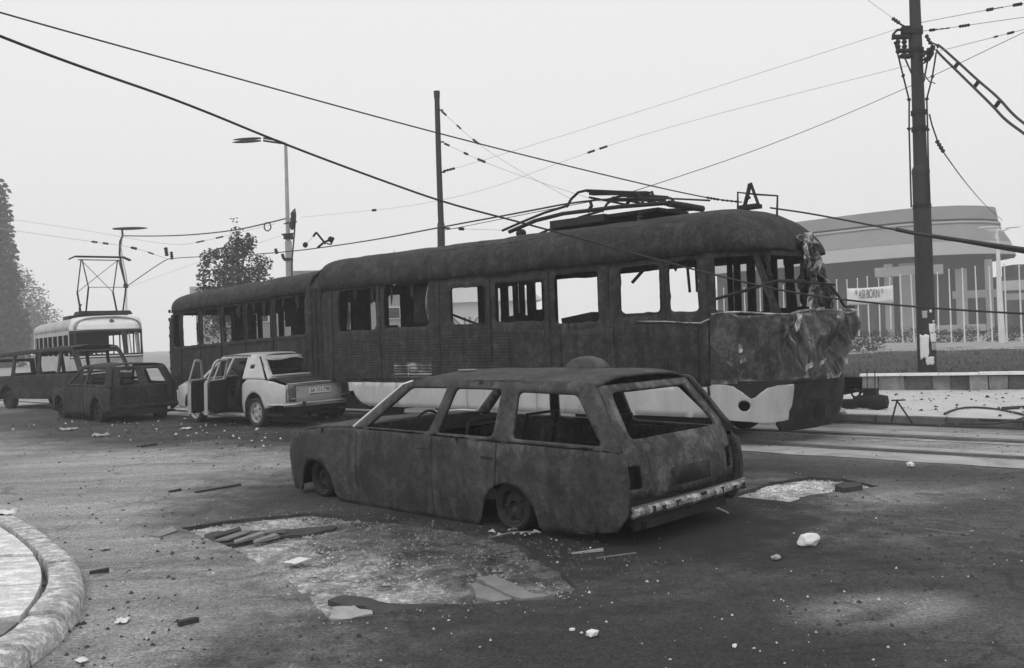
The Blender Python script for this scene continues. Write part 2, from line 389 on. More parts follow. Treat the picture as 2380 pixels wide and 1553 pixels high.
for h in HOLES:                                                 # the broken edge of the asphalt layer
    n = len(h)
    MB().add([(x, y, 0) for x, y in h] + [(x + random.uniform(-.01, .01), y + random.uniform(-.01, .01), -.05) for x, y in h], [(i, (i + 1) % n, (i + 1) % n + n, i + n) for i in range(n)]).build('broken_edge', 'asphalt_lump', ground)
def gravel_bed(poly, name, seed):
    xs = [p[0] for p in poly]; ys = [p[1] for p in poly]
    x0, x1, y0, y1 = min(xs) - .1, max(xs) + .1, min(ys) - .1, max(ys) + .1
    def f(a, b):
        x, y = x0 + (x1 - x0) * a, y0 + (y1 - y0) * b
        return (x, y, -.035 + .02 * nv((x * 3, y * 3, seed)) + .012 * nv((x * 12, y * 12, seed)))
    o = MB().grid(f, 90, 60).build(name, 'gravel', None, True); tag(o, kind='structure'); return o
gravel_bed(PATCH[0], 'road_base', 1); gravel_bed(PATCH[1], 'road_base', 2)

def bits(name, mat, n, place, s0, s1, label=None):
    m = MB()
    for k in range(n):
        p = place()
        if p is None: continue
        s = s0 + (s1 - s0) * random.random() ** 3; a = random.random() * 6.28
        vs = [(p[0] + s * math.cos(a + t) * random.uniform(.6, 1), p[1] + s * math.sin(a + t) * random.uniform(.5, 1), p[2] - .002) for t in (0, 1.6, 3.1, 4.7)]
        vs.append((p[0] + random.uniform(-.2, .2) * s, p[1] + random.uniform(-.2, .2) * s, p[2] + s * random.uniform(.4, .9)))
        m.add(vs, [(0, 1, 4), (1, 2, 4), (2, 3, 4), (3, 0, 4)])
    o = m.build(name, mat); tag(o, kind='stuff')
    if label: tag(o, label)
    return o
def in_hole(i, zz):
    xs = [p[0] for p in HOLES[i]]; ys = [p[1] for p in HOLES[i]]
    def f():
        p = (random.uniform(min(xs), max(xs)), random.uniform(min(ys), max(ys)))
        return (p[0], p[1], zz) if inside(p, HOLES[i]) else None
    return f
bits('gravel', 'gravel_stone', 5200, in_hole(0, -.035), .006, .028, 'loose pale gravel in the broken asphalt patch')
bits('gravel', 'gravel_stone', 900, in_hole(1, -.035), .008, .03, 'loose pale gravel in the far broken patch')
def spill():
    h = random.choice(HOLES[0]); p = (h[0] + random.gauss(0, .12), h[1] + random.gauss(0, .12))
    return None if inside(p, HOLES[0]) else (p[0], p[1], 0)
bits('gravel', 'gravel_stone', 700, spill, .004, .016, 'pale gravel spilt round the broken asphalt patch')
def on_road():
    x, y = random.uniform(0, 2380), 1000 + 553 * random.random() ** 1.3
    p = gp(x, y)
    if any(inside((p.x, p.y), h) for h in HOLES) or nv((p.x * .9, p.y * .9, 2)) + random.random() * .8 < .25: return None
    return (p.x, p.y, 0)
bits('rubble_chips', 'chip_dark', 4200, on_road, .004, .030, 'dark grit and chips strewn over the road')
bits('rubble_chips', 'chip_pale', 1500, on_road, .002, .018, 'pale chips and crumbs strewn over the road')
def round_estate():
    t = random.uniform(-1.6, 3.6); sd_ = random.choice((-1, 1, 1)); q = Matrix.Rotation(R(136), 3, 'Z') @ Vector((t * 1.086, sd_ * (.98 + abs(random.gauss(0, .35))), 0)) + Vector((.526, 8.235, 0))
    return (q.x, q.y, -.03 if inside((q.x, q.y), HOLES[0]) else 0)
bits('rubble_chips', 'chip_grey', 1700, round_estate, .004, .024, 'grey ash crumbs and slag round the burnt estate car')
def along_wrecks():
    p = trk(random.uniform(2, 17), random.gauss(-1.9, .9)); return (p.x, p.y, 0)
bits('rubble_chips', 'chip_dark', 1500, along_wrecks, .01, .06, 'burnt crumbs lying along the wrecked cars')
bits('rubble_chips', 'chip_pale', 260, along_wrecks, .008, .05, 'pale scraps lying along the wrecked cars')

# tram line: rails let into concrete strips, then the kerb and the dusty platform
tl = empty('track_bed', kind='structure')
for v0, v1, seed in ((-.22, .42, 1), (.72, 1.02, 2), (1.72, 1.9, 3), (2.3, 2.75, 4)):
    m = MB(); us = [-9 + k * .25 for k in range(160)]
    vs = []
    for u in us:
        a = .07 * nv((u * 1.5, seed, 0)) + .05 * nv((u * 6, seed, 3)); b = .09 * nv((u * 1.2, seed, 9)) + .05 * nv((u * 5, seed, 4))
        vs += [trk(u, v0 + a, .006), trk(u, v1 + b, .006)]
    m.add(vs, [(2 * i, 2 * i + 1, 2 * i + 3, 2 * i + 2) for i in range(len(us) - 1)]).build('concrete_strip', 'concrete', tl)
for v in (.53, 1.97):
    m = MB()
    for o, wd, z0, z1 in ((0, .07, -.02, .035), (.075, .03, -.02, .022)):
        p = [trk(u, v + o + s * wd / 2, z) for u in (-12, 45) for s, z in ((-1, z0), (1, z0), (1, z1), (-1, z1))]
        m.add(p, [(0, 1, 2, 3), (7, 6, 5, 4), (0, 4, 5, 1), (1, 5, 6, 2), (2, 6, 7, 3), (3, 7, 4, 0)])
    m.build('rail', 'steel_rail', tl)
PZ = .13
plat = empty('platform', kind='structure')
def plat_fn(a, b):
    u = 1.6 - 14 * a; v = 3.62 + (13 - 3.62) * b
    p = trk(u, v); z = PZ + (.02 * nv((p.x * 1.2, p.y * 1.2, 5)) + .012 * nv((p.x * 5, p.y * 5, 1)) if b > .01 else -.004)
    return (p.x, p.y, z)
MB().grid(plat_fn, 110, 80).build('platform_ground', 'platform', plat, True)
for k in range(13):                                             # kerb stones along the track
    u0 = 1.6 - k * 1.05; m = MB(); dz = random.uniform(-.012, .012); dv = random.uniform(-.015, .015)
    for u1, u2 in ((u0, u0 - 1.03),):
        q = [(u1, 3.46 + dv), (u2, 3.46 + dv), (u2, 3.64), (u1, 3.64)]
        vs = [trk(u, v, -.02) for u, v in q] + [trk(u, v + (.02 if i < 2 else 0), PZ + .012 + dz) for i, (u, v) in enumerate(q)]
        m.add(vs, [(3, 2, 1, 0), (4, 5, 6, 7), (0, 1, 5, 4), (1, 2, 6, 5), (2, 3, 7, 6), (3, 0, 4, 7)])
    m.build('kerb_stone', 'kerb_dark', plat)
def on_plat():
    p = trk(random.uniform(-9, 1.4), random.uniform(3.7, 11)); return (p.x, p.y, PZ)
bits('rubble_chips', 'chip_dark', 900, on_plat, .01, .06, 'dark rubble scattered on the dusty platform')
bits('rubble_chips', 'chip_pale', 500, on_plat, .01, .05, 'pale rubble scattered on the dusty platform')

# pavement corner, lower left: kerb stones in an arc round pale slabs
side = empty('pavement', kind='structure')
KP = [gp(x, y, 0) for x, y in ((-420, 1080), (-160, 1145), (0, 1206), (60, 1234), (110, 1266), (160, 1304), (190, 1340), (200, 1380), (190, 1425), (165, 1470), (120, 1515), (40, 1570), (-80, 1640), (-240, 1740))]
def kerb_curve(n):
    out = []
    for i in range(len(KP) - 1):
        p1, p2 = KP[i], KP[i + 1]
        for k in range(n):
            t = k / n
            out.append(p1.lerp(p2, t))
    return out
kc = kerb_curve(6)
for _ in range(6): kc = [kc[0]] + [(kc[i - 1] + kc[i] * 2 + kc[i + 1]) / 4 for i in range(1, len(kc) - 1)] + [kc[-1]]
dist = [0]
for i in range(1, len(kc)): dist.append(dist[-1] + (kc[i] - kc[i - 1]).length)
def kat(s):
    s = max(0, min(s, dist[-1] - 1e-4))
    for i in range(1, len(kc)):
        if dist[i] >= s:
            t = (s - dist[i - 1]) / (dist[i] - dist[i - 1]); p = kc[i - 1].lerp(kc[i], t)
            a = kc[max(i - 3, 0)]; b = kc[min(i + 2, len(kc) - 1)]; d = (b - a).normalized(); return p, Vector((-d.y, d.x, 0)) * -1
SW = .13; s = 0.0; k = 0
inner = []
while s < dist[-1] - .1:
    L = (.95 if s < 4.2 else .5) * random.uniform(.92, 1.08); e = min(s + L, dist[-1]); m = MB(); secs = []
    lift = random.uniform(-.012, .012)
    for j in range(5):
        p, nn = kat(s + .012 + (e - s - .02) * j / 4)
        prof = [(0, -.02), (.01, .08), (.045, SW - .01), (.08, SW + .002), (.215, SW + .004), (.225, 0)]
        secs.append([p + nn * a + Vector((0, 0, z + lift + (.006 * nv((p.x * 9, p.y * 9, z * 20)) if z > .02 else 0))) for a, z in prof])
    vs = [q for sct in secs for q in sct]; N = len(prof)
    fs = [(i * N + j, i * N + j + 1, (i + 1) * N + j + 1, (i + 1) * N + j) for i in range(4) for j in range(N - 1)] + [tuple(range(N)), tuple(4 * N + j for j in range(N - 1, -1, -1))]
    m.add(vs, fs).build('kerb_stone', 'kerb_stone', side, True); s = e; k += 1
for i in range(0, 61):
    p, nn = kat(dist[-1] * i / 60); inner.append((p + nn * .26))
# slabs: the pale surface cut by wandering joints
cen = [(-9.5, 9.5), (-9.5, 5.5), (-6, 1.5)]
poly = [(q.x, q.y) for q in inner] + [(-6.5, 1.0), (-16, 3.0), (-22, 14.0)]
cuts = [((-7.5, 8.2), (-2.6, 7.35)), ((-7.5, 6.9), (-2.6, 6.75)), ((-7.5, 5.5), (-2.4, 6.05)), ((-6.6, 4.4), (-2.2, 5.4)), ((-7.5, 9.6), (-3.5, 8.1))]
def side_of(c, p):
    (x0, y0), (x1, y1) = c; wob = .05 * nv((p[0] * 2.2, p[1] * 2.2, x0 * 7)); return (p[1] - (y0 + (y1 - y0) * (p[0] - x0) / (x1 - x0))) + wob
def clip(poly, c, keep):
    out = []
    for i in range(len(poly)):
        a, b = poly[i], poly[(i + 1) % len(poly)]; da, db = (side_of(c, a) - .022 * keep) * keep, (side_of(c, b) - .022 * keep) * keep
        if da > 0: out.append(a)
        if da * db < 0: t = da / (da - db); out.append((a[0] + (b[0] - a[0]) * t, a[1] + (b[1] - a[1]) * t))
    return out
order = sorted(cuts, key=lambda c: -c[1][1])
rest = poly
pieces = []
for c in order:
    pieces.append(clip(rest, c, 1)); rest = clip(rest, c, -1)
pieces.append(rest)
for i, pc in enumerate(pieces):
    if len(pc) < 3: continue
    zz = SW - .006 + (.004, 0, .008, -.004, .003, -.02)[i % 6]
    m = MB(); n = len(pc)
    m.add([(x, y, zz) for x, y in pc], tessellate_polygon([[Vector((x, y, 0)) for x, y in pc]]))
    m.add([(x, y, zz) for x, y in pc] + [(x, y, 0.01) for x, y in pc], [(j, (j + 1) % n, (j + 1) % n + n, j + n) for j in range(n)])
    m.build('paving_slab', 'pave_pale' if i < 5 else 'slab_grey', side)
MB().add([(x, y, .085) for x, y in poly], tessellate_polygon([[Vector((x, y, 0)) for x, y in poly]])).build('joint_bed', 'asphalt_lump', side)

# low stone wall behind the platform, lawn behind it
W0, W1 = gp(2003, 908, PZ), gp(2380, 906, PZ); WD = (W1 - W0).normalized(); WN = Vector((-WD.y, WD.x, 0))
def wl_(a, b, z): return W0 + WD * a + WN * b + Vector((0, 0, z - PZ))
wall = empty('garden_wall', tuple(W0), label='low stone garden wall with white coping behind the platform', cat='wall')
x = 0.0; k = 0
while x < 9.5:
    L = random.uniform(.32, .62); h = random.uniform(.27, .31); f = random.uniform(-.05, .05)
    m = MB(); q = [(x + .015, f), (x + L - .015, f + random.uniform(-.02, .02)), (x + L - .02, .3), (x + .02, .3)]
    m.add([wl_(a, b, PZ - .03) - W0 for a, b in q] + [wl_(a + random.uniform(-.02, .02), b, PZ + h) - W0 for a, b in q], [(3, 2, 1, 0), (4, 5, 6, 7), (0, 1, 5, 4), (1, 2, 6, 5), (2, 3, 7, 6), (3, 0, 4, 7)])
    m.build('stone', 'wall_stone' if random.random() < .6 else 'wall_stone_dark', wall); x += L; k += 1
MB().add([wl_(a, b, z) - W0 for a in (0.02, 9.7) for b, z in ((.08, PZ - .02), (.32, PZ - .02), (.32, PZ + .26), (.08, PZ + .26))], [(0, 1, 2, 3), (7, 6, 5, 4), (0, 4, 5, 1), (1, 5, 6, 2), (2, 6, 7, 3), (3, 7, 4, 0)]).build('wall_core', 'wall_stone', wall)
x = -.03
while x < 9.6:
    L = random.uniform(.5, .9); t = random.uniform(.035, .05); m = MB()
    m.add([wl_(a, b, z) - W0 for a in (x + .004, x + L - .004) for b, z in ((-.08, PZ + .315), (.36, PZ + .315), (.35, PZ + .315 + t), (-.06, PZ + .315 + t + random.uniform(-.01, .01)))], [(0, 1, 2, 3), (7, 6, 5, 4), (0, 4, 5, 1), (1, 5, 6, 2), (2, 6, 7, 3), (3, 7, 4, 0)])
    m.build('coping_stone', 'coping', wall); x += L
def lawn_fn(a, b):
    p = wl_(-9 + 54 * a, .34 + 36 * b ** 1.6, PZ); z = PZ + .27 - .45 * b + .05 * nv((p.x * .5, p.y * .5, 0)) + .03 * nv((p.x * 3, p.y * 3, 0))
    return (p.x, p.y, z)
tag(MB().grid(lawn_fn, 150, 90).build('lawn', 'lawn', None, True), kind='structure')
gm = MB()
for k in range(15000):
    b = random.random() ** 2; p = Vector(lawn_fn(.12 + random.random() * .5, b)); a = random.random() * 6.28; h = random.uniform(.03, .1); wd = .008 + .02 * b
    t = Vector((math.cos(a), math.sin(a), 0)); gm.add([p - t * wd, p + t * wd, p + Vector((random.uniform(-.06, .06), random.uniform(-.06, .06), h))], [(0, 1, 2)])
tag(gm.build('grass', 'leaf_deep'), 'rough dark grass growing behind the low stone wall', kind='stuff')

# ------------------------------------------------------------------ the hall on the right, far behind the wall
hall = empty('sports_hall', (38, 90, 0), label='large grey hall with a wide overhanging roof behind the flagpoles', cat='building')
HP = [Vector(p) for p in ((23, 108, 0), (26, 103, 0), (30.5, 97.5, 0), (35.7, 91.8, 0), (38.4, 89.6, 0), (41.2, 88.2, 0), (44.2, 88.0, 0), (47, 88.8, 0), (49.6, 90.6, 0), (51.3, 93.6, 0), (51.9, 98, 0), (51, 106, 0))]
def hall_band(name, mat, z0, z1, o0, o1, rng=None, par=hall, steps=4):
    """a band of the hall's bent front: heights z0..z1, pushed out from the front line by o0 (below) and o1 (above)"""
    pts = HP[rng[0]:rng[1]] if rng else HP
    L = []
    for i, p in enumerate(pts):
        a, b = pts[max(i - 1, 0)], pts[min(i + 1, len(pts) - 1)]; d = (b - a).normalized(); n = Vector((d.y, -d.x, 0)); L.append((p, n))
    vs = []
    for p, n in L: vs += [p + n * o0 + Vector((0, 0, z0)) - hall.location, p + n * o1 + Vector((0, 0, z1)) - hall.location]
    return MB().add(vs, [(2 * i, 2 * i + 2, 2 * i + 3, 2 * i + 1) for i in range(len(L) - 1)]).build(name, mat, par, thick=.25)
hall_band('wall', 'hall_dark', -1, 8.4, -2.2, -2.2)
for px0, px1, z1, Y_ in ((2300, 2560, 5.6, 93.0), (2345, 2560, 7.0, 97.0)):
    a, c = at(px0, 700, Y_), at(px1, 700, Y_ - 1); d = c - a
    MB().box(((a.x + c.x) / 2 - 38, (a.y + c.y) / 2 - 90, z1 / 2 - .5), (d.length, 3, z1 + 1), math.atan2(d.y, d.x)).build('annex_wall', 'hall_dark', hall)
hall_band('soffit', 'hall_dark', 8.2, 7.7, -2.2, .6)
hall_band('fascia', 'hall_fascia', 7.7, 9.0, .6, .2)
hall_band('roof_slope', 'hall_roof', 9.0, 10.9, .2, -.9)
hall_band('drum_edge', 'hall_fascia', 10.9, 11.1, -.7, -.7)
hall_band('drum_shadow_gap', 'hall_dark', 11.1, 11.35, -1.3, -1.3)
hall_band('roof_drum', 'hall_roof', 11.3, 12.55, -.9, -1.1)
hall_band('roof_top', 'hall_roof', 12.5, 12.9, -1.1, -12)
for i, (px, wd) in enumerate(((2075, 9), (2118, 17), (2245, 12), (2310, 8))):
    p = at(px, 700, 91 - (px - 1900) * .008); h = 7.2 if i % 3 != 2 else 6.4
    MB().box((p.x - 38, p.y - 90 + .8, h / 2 - .5), (wd * .085, 1.0, h + 1), R(-25)).build('column', 'hall_column', hall)
b = at(2112, 632, 87.5); MB().box((b.x - 38, b.y - 90, 6.3), (6.0, 1.2, .9), R(-25)).build('lintel', 'hall_column', hall)
for z0, z1, px0, px1, mt in ((3.4, 4.1, 2215, 2330, 'hall_roof'), (4.0, 4.9, 2330, 2480, 'hall_fascia'), (3.1, 3.7, 2335, 2480, 'hall_column'), (.4, 1.0, 2170, 2290, 'hall_column')):
    a, c = at(px0, 700, 84.5), at(px1, 700, 82.5); d = c - a
    MB().box(((a.x + c.x) / 2 - 38, (a.y + c.y) / 2 - 90, (z0 + z1) / 2), (d.length, .8, z1 - z0), math.atan2(d.y, d.x)).build('balcony', mt, hall)
random.seed(11)
for k in range(22):
    px = 1680 + k * 32; p = at(px, 760, 92 - (px - 1900) * .008); 
    MB().box((p.x - 38, p.y - 90 + 2.2, 2.0), (2.2, .2, 2.6), R(-25)).build('window', 'hall_glass', hall)

# row of white flagpoles and the banner tied to them
random.seed(5)
FA, FB = Vector((26.9, 72.0, -.1)), Vector((31.0, 56.6, -.25)); FA.x = at(1925, 700, 72).x; FB.x = at(2372, 700, 56.6).x
def flag_pos(i): return FA.lerp(FB, i / 16.0)
pole0 = None
for i in range(-14, 18):
    p = flag_pos(i)
    if pole0 is None:
        pole0 = empty('flagpole', tuple(p)); o = pole0
        MB().tube([(0, 0, -.3), (0, 0, 2.5), (0, 0, 5.0)], [.055, .05, .035], 8).build('pole', 'pole_pale', o, True)
        MB().lathe([(0, 5.08), (.05, 5.05), (.06, 5.0), (0, 4.97)], 8).build('finial', 'pole_pale', o, True)
        MB().box((0, 0, 0), (.3, .3, .12)).build('foot', 'concrete', o)
    else:
        o = copy_tree(pole0); o.location = p
    o.rotation_euler = (random.uniform(-.012, .012), random.uniform(-.012, .012), 0); h = random.uniform(.97, 1.03); o.scale = (1, 1, h)
    if 3 <= i <= 6 or i == 2: lab = 'white flagpole %s of the five standing at the lettered banner' % ('first', 'second', 'third', 'fourth', 'fifth')[i - 2]
    elif i < 0: lab = '%s white flagpole counted leftwards from the crushed tram nose, seen through tram windows' % ('first', 'second', 'third', 'fourth', 'fifth', 'sixth', 'seventh', 'eighth', 'ninth', 'tenth', 'eleventh', 'twelfth', 'thirteenth', 'fourteenth')[-1 - i]
    elif i < 2: lab = 'white flagpole %s' % ('just right of the crushed tram nose', 'next left of the lettered banner')[i]
    elif i in (7, 8): lab = 'white flagpole %s' % ('just right of the lettered banner', 'next left of the big dark pole')[i - 7]
    elif i == 9: lab = 'white flagpole hidden mostly behind the big dark pole'
    elif i in (10, 11, 12, 13): lab = '%s white flagpole to the right of the big dark pole' % ('first', 'second', 'third', 'fourth')[i - 10]
    elif i == 14: lab = 'white flagpole standing close to the twin lamp post'
    else: lab = '%s white flagpole to the right of the twin lamp post' % ('first', 'second', 'third')[i - 15]
    tag(o, lab, 'flagpole', 'white flagpoles in front of the hall')
A, B = flag_pos(2.05) + Vector((0, 0, 3.7)), flag_pos(6.45) + Vector((0, 0, 3.7))
ban = empty('banner', tuple(A), label='white lettered banner tied across five flagpoles', cat='banner')
d = (B - A); dn = d.normalized(); nn = Vector((dn.y, -dn.x, 0)) if Vector((dn.y, -dn.x, 0)).dot(A) < 0 else Vector((-dn.y, dn.x, 0))
MB().grid(lambda a, b: tuple(d * a + Vector((0, 0, -.62 + 1.24 * b - .05 * math.sin(a * 3.14))) + nn * (.09 + .05 * math.sin(a * 14))), 30, 4).build('cloth', 'white', ban, True, .01)
mt = Matrix.Translation(d * .5 + nn * .16 + Vector((0, 0, .08))) @ Matrix((( dn.x, 0, nn.x, 0), (dn.y, 0, nn.y, 0), (dn.z, 1, 0, 0), (0, 0, 0, 1)))
text_mesh('* ASI BORN *', 'letter', 'faded_ink', ban, .95, mt, .01, sx=.54 * d.length / 5)

# ------------------------------------------------------------------ the burnt articulated tram
random.seed(21)
tram = empty('burnt_tram', tuple(TO), TA, label='burnt out articulated tram with crushed nose across the street', cat='tram')
def T(u, v, z): return (u, -v, z)                                # tram local: u to the rear, v away from the viewer
JU = 9.15
def sag(u): return -.034 * max(0, u - JU)                        # the rear half stands a little lower
SZ0, SILL, WT, GUT, CROWN = .84, 1.86, 2.56, 2.66, 3.33
def side_v(u, z):
    v = .012 * nv((u * .9, z * 1.3, 1)) + .006 * nv((u * 4, z * 4, 2))
    if z > 2.45: v += .05 * ((z - 2.45) / .2) ** 2
    return v
near_w = [(.60, 1.06, 1.87, 2.58), (1.21, 1.90, 1.88, 2.56), (2.29, 3.14, 1.78, 2.54), (3.34, 4.40, 1.84, 2.48), (4.62, 5.44, 1.84, 2.47), (6.0, 7.2, 1.84, 2.62), (7.42, 8.56, 1.82, 2.6)]
hs = [jag(rect(a, b, c, d, .09), .06, .022, 3 + i) for i, (a, b, c, d) in enumerate(near_w)]
def nearpt(u, z): return T(u, side_v(u, z), z)
sheet([(.46, SZ0), (JU - .05, SZ0), (JU - .05, GUT), (.46, GUT)], hs, .13, nearpt).build('side_panel', 'burnt', tram, True, .035)
for a, b, c, d in near_w[1::3]:                                  # bent window rims that are left
    pts = [nearpt(x, z) for x, z in rect(a - .012, b + .012, c - .012, d + .012, .09)]
    MB().tube([(p[0], p[1] + .015, p[2]) for p in pts], .014, 5, True).build('window_rim', 'burnt', tram, True)
# corrugated sheets below the windows
def corr(u0, u1, z0, z1, mat, seed):
    n = int((z1 - z0) / .0125)
    def f(a, b):
        u = u0 + (u1 - u0) * a; z = z0 + (z1 - z0) * b
        return T(u, side_v(u, z) - .028 - .0045 * math.sin(b * n * 1.5708) + .012 * nv((u * 2, z * 3, seed)), z)
    MB().grid(f, max(6, int((u1 - u0) / .12)), n).build('corrugated_sheet', mat, tram, True)
for i, (u0, u1) in enumerate(((4.1, 5.3), (5.33, 6.55), (6.58, 7.8), (7.83, 8.95))):
    corr(u0, u1, .9, 1.66, 'burnt', i)
for u0, u1, z0, z1 in ((.62, 2.0, .88, 1.7), (2.03, 3.0, .88, 1.68), (3.03, 4.07, .88, 1.7)):
    sheet(rounded([(u0, z0), (u1, z0), (u1, z1), (u0, z1)], .04), [], .1, lambda u, z: T(u, side_v(u, z) - .026 + .02 * nv((u * 2.2, z * 2.2, 12)), z)).build('flat_sheet', 'burnt', tram, True, .008)
corr(5.95, 6.95, .93, 1.2, 'ash_panel', 30); corr(4.2, 4.9, .98, 1.06, 'ash_panel', 31)
MB().tube([T(u, side_v(u, 2.66) - .035, 2.70 + .01 * math.sin(u * 3)) for u in [0.92 + .2 * k for k in range(14)]], .016, 6).build('gutter', 'bumper', tram, True)
MB().tube([T(u, side_v(u, 2.66) - .035, z) for u, z in ((5.1, 2.79), (5.6, 2.80), (6.1, 2.78), (6.5, 2.75), (6.8, 2.70), (6.95, 2.62))], .016, 6).build('gutter', 'bumper', tram, True)
# waist strip that has sprung off
MB().tube([T(1.6, -.03, 1.76), T(1.1, -.04, 1.74), T(.75, -.05, 1.71), T(.55, -.06, 1.7), T(.42, -.05, 1.75)], .012, 5).build('waist_strip', 'scraped_highlit', tram, True)
# window-frame blinds left in the openings
MB().grid(lambda a, b: T(6.02 + .16 * a * math.sin(math.pi * (.12 + .8 * b)) + .03 * b, .10, 1.86 + .74 * b), 5, 12).build('torn_lining', 'scraped_highlit', tram, True, .006)
MB().grid(lambda a, b: T(8.36 + .13 * a * (1 - .6 * b), .12, 1.83 + .55 * b), 5, 12).build('torn_lining', 'scraped_highlit', tram, True, .006)
MB().grid(lambda a, b: T(6.24 + .55 * a, .35 + .06 * nv((a * 3, b * 3, 1)), 1.88 + .7 * b), 6, 8).build('hanging_panel', 'burnt_shade', tram, True, .01)
# skirts: dirty white below the burnt side
def skirt(u0, u1, holes=(), bite=None, name='skirt_panel'):
    out = [(u0, .385), (u1, .385), (u1, .83), (u0, .83)] if bite is None else bite
    sheet(out, holes, .09, lambda u, z: T(u, side_v(u, z) - .03 + .05 * max(0, .55 - z) + .012 * nv((u * 3, z * 3, 8)), z)).build(name, 'skirt_white', tram, True, .012)
skirt(0, 0, bite=rounded([(.50, .40), (2.02, .40), (2.02, .82), (.50, .82)], .01)); skirt(2.035, 3.55); skirt(3.565, 5.1); skirt(5.115, 6.9)
skirt(0, 0, bite=[(6.915, .385), (7.7, .385), (7.9, .43), (8.05, .52), (8.16, .66), (8.2, .83), (6.915, .83)])

# roof: cross-section over u; the front closes in a dome
def roof_sec(u):
    if u > .75: return 1.26, 0.0
    t = min(1, (.75 - u) / 1.04); k = 1 - math.sqrt(1 - t * t); return 1.26 - .34 * k, -(CROWN - GUT - .02) * k ** 1.15
def roof_pt(u, t, rear=False):
    hw, dz = (1.26, 0) if rear else roof_sec(u)
    th = math.pi * t; c = math.cos(th); s_ = math.sin(th)
    v = 1.25 - hw * math.copysign(abs(c) ** .75, c); top = (CROWN - .17 if rear else CROWN)
    z = GUT + (top - GUT) * max(s_, 0) ** .62 + dz * max(s_, 0) ** .62
    z += .022 * nv((u * 1.3, v * 1.7, 5)) + .010 * nv((u * 5, v * 5, 6)) - .05 * max(0, nv((u * .8, v * 1.3, 15)) - .25) + (.03 * nv((u * 2.2, v * 2, 7)) if s_ > .4 and 4.5 < u < 6.6 else 0) + sag(u)
    return T(u, v, z)
MB().grid(lambda a, b: roof_pt(JU + .02 - (JU - .73) * a / .6 if a < .6 else .75 - 1.04 * math.sin((a - .6) / .4 * math.pi / 2), b), 80, 36).build('roof', 'burnt', tram, True, .03)
MB().grid(lambda a, b: roof_pt(JU + .3 + 5.6 * a, b, True), 40, 30).build('roof', 'burnt', tram, True, .03)
# long vents on the roof edge
for u0, u1 in ((.95, 2.5), (2.8, 4.4), (4.7, 6.2)):
    MB().tube([roof_pt(u, .21) for u in (u0, (u0 + u1) / 2, u1)], .025, 5).build('roof_seam', 'burnt', tram, True)
# rear end of the roof dome
MB().grid(lambda a, b: (lambda u, q: T(u, 1.25 - (1.25 - .35 * a * a) * math.copysign(abs(math.cos(math.pi * b)) ** .75, math.cos(math.pi * b)), GUT - .05 * a + (CROWN - .17 - GUT) * math.sin(math.pi * b) ** .62 * (1 - .85 * a ** 2) + sag(u)))(14.95 + .3 * a, 0), 8, 24).build('roof_end', 'burnt', tram, True, .03)

# nose: plan line round the front, raked back above the waist
NP = [(.50, 0.0), (-.10, .11), (-.50, .36), (-.62, 1.25), (-.50, 2.14), (-.10, 2.39), (.50, 2.5)]
ND = [0]
for i in range(1, len(NP)): ND.append(ND[-1] + math.dist(NP[i], NP[i - 1]))
def nose(s, z, push=0.0):
    s = max(0, min(1, s)) * ND[-1]
    for i in range(1, len(NP)):
        if ND[i] >= s - 1e-9: break
    t = (s - ND[i - 1]) / (ND[i] - ND[i - 1]); u = NP[i - 1][0] + (NP[i][0] - NP[i - 1][0]) * t; v = NP[i - 1][1] + (NP[i][1] - NP[i - 1][1]) * t
    k = .36 * max(0, z - 1.8) + .12 * max(0, .85 - z)
    f = min(1, max(0, (.5 - u) / 1.0))
    return Vector(T(u + k * f - push * 0 + push * f, v + push * .0, z))
def crush(s, z):
    X = s * ND[-1]; A = .25 + .75 * min(1, max(0, (X - .75) / .5)) if X > .12 else .25 * X / .12
    A += .5 * math.exp(-((X - .55) / .25) ** 2 - ((z - 1.15) / .3) ** 2)
    tri = lambda q: abs((q % 2) - 1)
    ph = X * 1.9 + (1.8 - z) * 1.5 + .9 * nv((X * 1.1, z * 1.3, 4))
    d = .20 * (1 - tri(ph)) - .06 + .05 * tri(X * 5.1 - (1.8 - z) * 2.6 + 1.2 * nv((X * 2, z * 2, 8))) + .09 * nv((X * 1.4, z * 1.6, 9)) + .02 * tri(X * 13 + z * 9 + 2 * nv((X * 3, z * 3, 2)))
    return A * d + .012 * nv((X * 3, z * 4, 2))
LN = ND[-1]
sheet([(x * LN, z) for x, z in ((0, .86), (1, .86), (1, 1.74), (.86, 1.80), (.66, 1.86), (.45, 1.80), (.3, 1.76), (.12, 1.78), (.06, 1.86), (0, 1.90))], [], .045, lambda X, z: nose(X / LN, z, crush(X / LN, z) - .24 * min(1, max(0, (X / LN - .36) / .3)) ** 1.5 * (1 if X / LN < .9 else (1 - X / LN) * 10) * min(1, .45 + .6 * max(0, z - .86)) - .07 * math.exp(-((z - 1.65) / .18) ** 2) * (1 if X / LN > .3 else .3))).build('crushed_nose', 'scraped_highlit', tram, False, .012)
MB().tube([nose(s, 1.80 + .03 * math.sin(s * 17), crush(s, 1.74) - .04 - .26 * min(1, max(0, (s - .36) / .3)) ** 1.5 * (1 if s < .9 else (1 - s) * 10)) for s in [.02 + .03 * k for k in range(32)]], .018, 6).build('waist_rail', 'scraped_highlit', tram, True)
